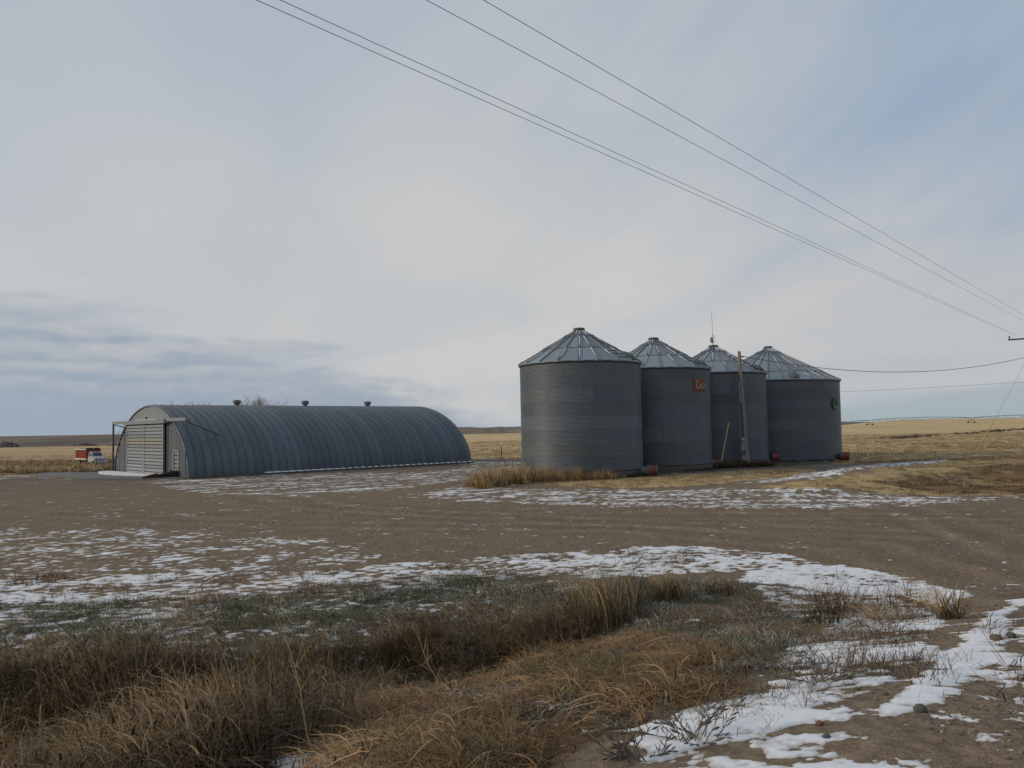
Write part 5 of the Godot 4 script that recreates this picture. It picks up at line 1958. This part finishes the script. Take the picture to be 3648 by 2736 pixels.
func weed(called: String, label: String, at: Vector3, tall: float, lean: float, seed: int, c: Color) -> void:
	var rg := RandomNumberGenerator.new()
	rg.seed = seed
	var o := thing(called, label, "weed", at, 0.0, "single dry weeds in the foreground")
	var m := StandardMaterial3D.new()
	m.albedo_color = c.linear_to_srgb()
	m.roughness = 0.9
	var st := st_new()
	var stems := 1 if called == "tall_weed" else 16
	var heads := st_new()
	for s in stems:
		var dir := Vector3(lean * rg.randf_range(0.6, 1.3), 1.0, rg.randf_range(-0.3, 0.3)).normalized()
		if stems > 1:
			dir = Vector3(rg.randf_range(-1, 1), rg.randf_range(0.15, 0.9), rg.randf_range(-1, 1)).normalized()
		var p := Vector3(rg.randf_range(-0.1, 0.1), -0.03, rg.randf_range(-0.1, 0.1)) * (1.0 if stems > 1 else 0.1)
		var n := 7
		for i in n:
			var q := p + dir * tall / n
			var sr := 0.006 if stems == 1 else 0.0032
			tube(st, p, q, sr * (1.2 - float(i) / n), sr * (1.2 - float(i + 1) / n), 5, false)
			if i > 1:
				for b in 2:
					var bd := (dir * 0.8 + Vector3(rg.randf_range(-1, 1), 0.3, rg.randf_range(-1, 1))).normalized()
					var tip := q + bd * tall * rg.randf_range(0.10, 0.24)
					tube(st, q, tip, 0.003 if stems == 1 else 0.002, 0.0012, 4, false)
					for k in 4:
						var hp := q.lerp(tip, 0.4 + 0.2 * k)
						tube(heads, hp, hp + bd * 0.03 - Vector3(0, 0.012, 0), 0.0045 if stems == 1 else 0.0022, 0.0015, 4)
			dir = (dir + Vector3(rg.randf_range(-0.15, 0.15), -0.04, rg.randf_range(-0.15, 0.15))).normalized()
			p = q
	put("stalk", st, m, o)
	tag(put("seed_heads", heads, m, o), "", "", "", "stuff")


# ---------------------------------------------------------------- stones
func pebble(seed: int) -> ArrayMesh:
	var rg := RandomNumberGenerator.new()
	rg.seed = seed
	var sm := SphereMesh.new()
	sm.radial_segments = 8
	sm.rings = 4
	sm.radius = 0.5
	sm.height = 1.0
	var arr := sm.get_mesh_arrays()
	var v: PackedVector3Array = arr[Mesh.ARRAY_VERTEX]
	var c := PackedColorArray()
	for i in v.size():
		var p := v[i]
		v[i] = p * (1.0 + 0.35 * N.get_noise_3d(p.x * 1.6 + seed, p.y * 1.6, p.z * 1.6)) * Vector3(1.0, 0.65, 0.85)
		c.append(Color.WHITE)
	arr[Mesh.ARRAY_VERTEX] = v
	arr[Mesh.ARRAY_COLOR] = c
	arr[Mesh.ARRAY_TEX_UV] = null
	arr[Mesh.ARRAY_TANGENT] = null
	var m := ArrayMesh.new()
	m.add_surface_from_arrays(Mesh.PRIMITIVE_TRIANGLES, arr)
	return m


func stones() -> void:
	var cols := [Color(0.30, 0.235, 0.17), Color(0.17, 0.14, 0.11), Color(0.42, 0.35, 0.27), Color(0.25, 0.16, 0.11), Color(0.13, 0.115, 0.10)]
	for k in 2:
		var pm := pebble(400 + k)
		var list := []
		for i in 11000:
			var d := 3.5 + 30.0 * pow(rng.randf(), 1.5)
			var x := rng.randf_range(-0.75, 0.75) * d
			if on("green", x, d) or on("tall", x, d) or on("brown", x, d) or (coverage(x, d) > 0.6):
				continue
			if d < 13.0 and x < 2.2:
				continue
			list.append([x, d, clampf(absf(rng.randfn(0.0, 0.009)) + 0.006, 0.006, 0.04) * (1.0 + d * 0.03), cols[rng.randi() % 5]])
		var mm := MultiMesh.new()
		mm.transform_format = MultiMesh.TRANSFORM_3D
		mm.use_colors = true
		mm.mesh = pm
		mm.instance_count = list.size()
		for i in list.size():
			var q: Array = list[i]
			mm.set_instance_transform(i, Transform3D(Basis(Vector3.UP, rng.randf() * TAU).scaled(Vector3.ONE * q[2]), spot(q[0], q[1], q[2] * 0.15)))
			mm.set_instance_color(i, q[3])
		var o := MultiMeshInstance3D.new()
		o.name = numbered("pebbles")
		o.multimesh = mm
		o.material_override = mats["stone"]
		add_child(o)
		tag(o, "small pebbles strewn over the gravel lane", "pebbles", "", "stuff")
	var words := ["round dark stone on the snow patch in the gravel, lower right", "dark stone on the gravel nearest the right edge", "pair stone just left of the one nearest the right edge", "small grey stone between near snow and gravel at bottom", "reddish stone at the near snow's tip"]
	var i := 0
	for q: Array in [[2.38, 4.83, 0.085], [4.42, 7.27, 0.10], [4.20, 7.12, 0.11], [1.66, 4.41, 0.05], [1.72, 4.66, 0.05]]:
		var pm := pebble(430 + i)
		var o := put("stone", pm, "stone_tone_%d" % i if mats.has("stone_tone_%d" % i) else mat("stone_tone_%d" % i, [Color(0.085, 0.08, 0.075), Color(0.09, 0.075, 0.06), Color(0.11, 0.085, 0.065), Color(0.08, 0.08, 0.085), Color(0.16, 0.075, 0.055)][i], 0.9))
		o.position = spot(q[0], q[1], q[2] * 0.2)
		o.scale = Vector3.ONE * q[2]
		o.rotation.y = i * 1.1
		tag(o, words[i], "stone", "single stones on the gravel")
		i += 1
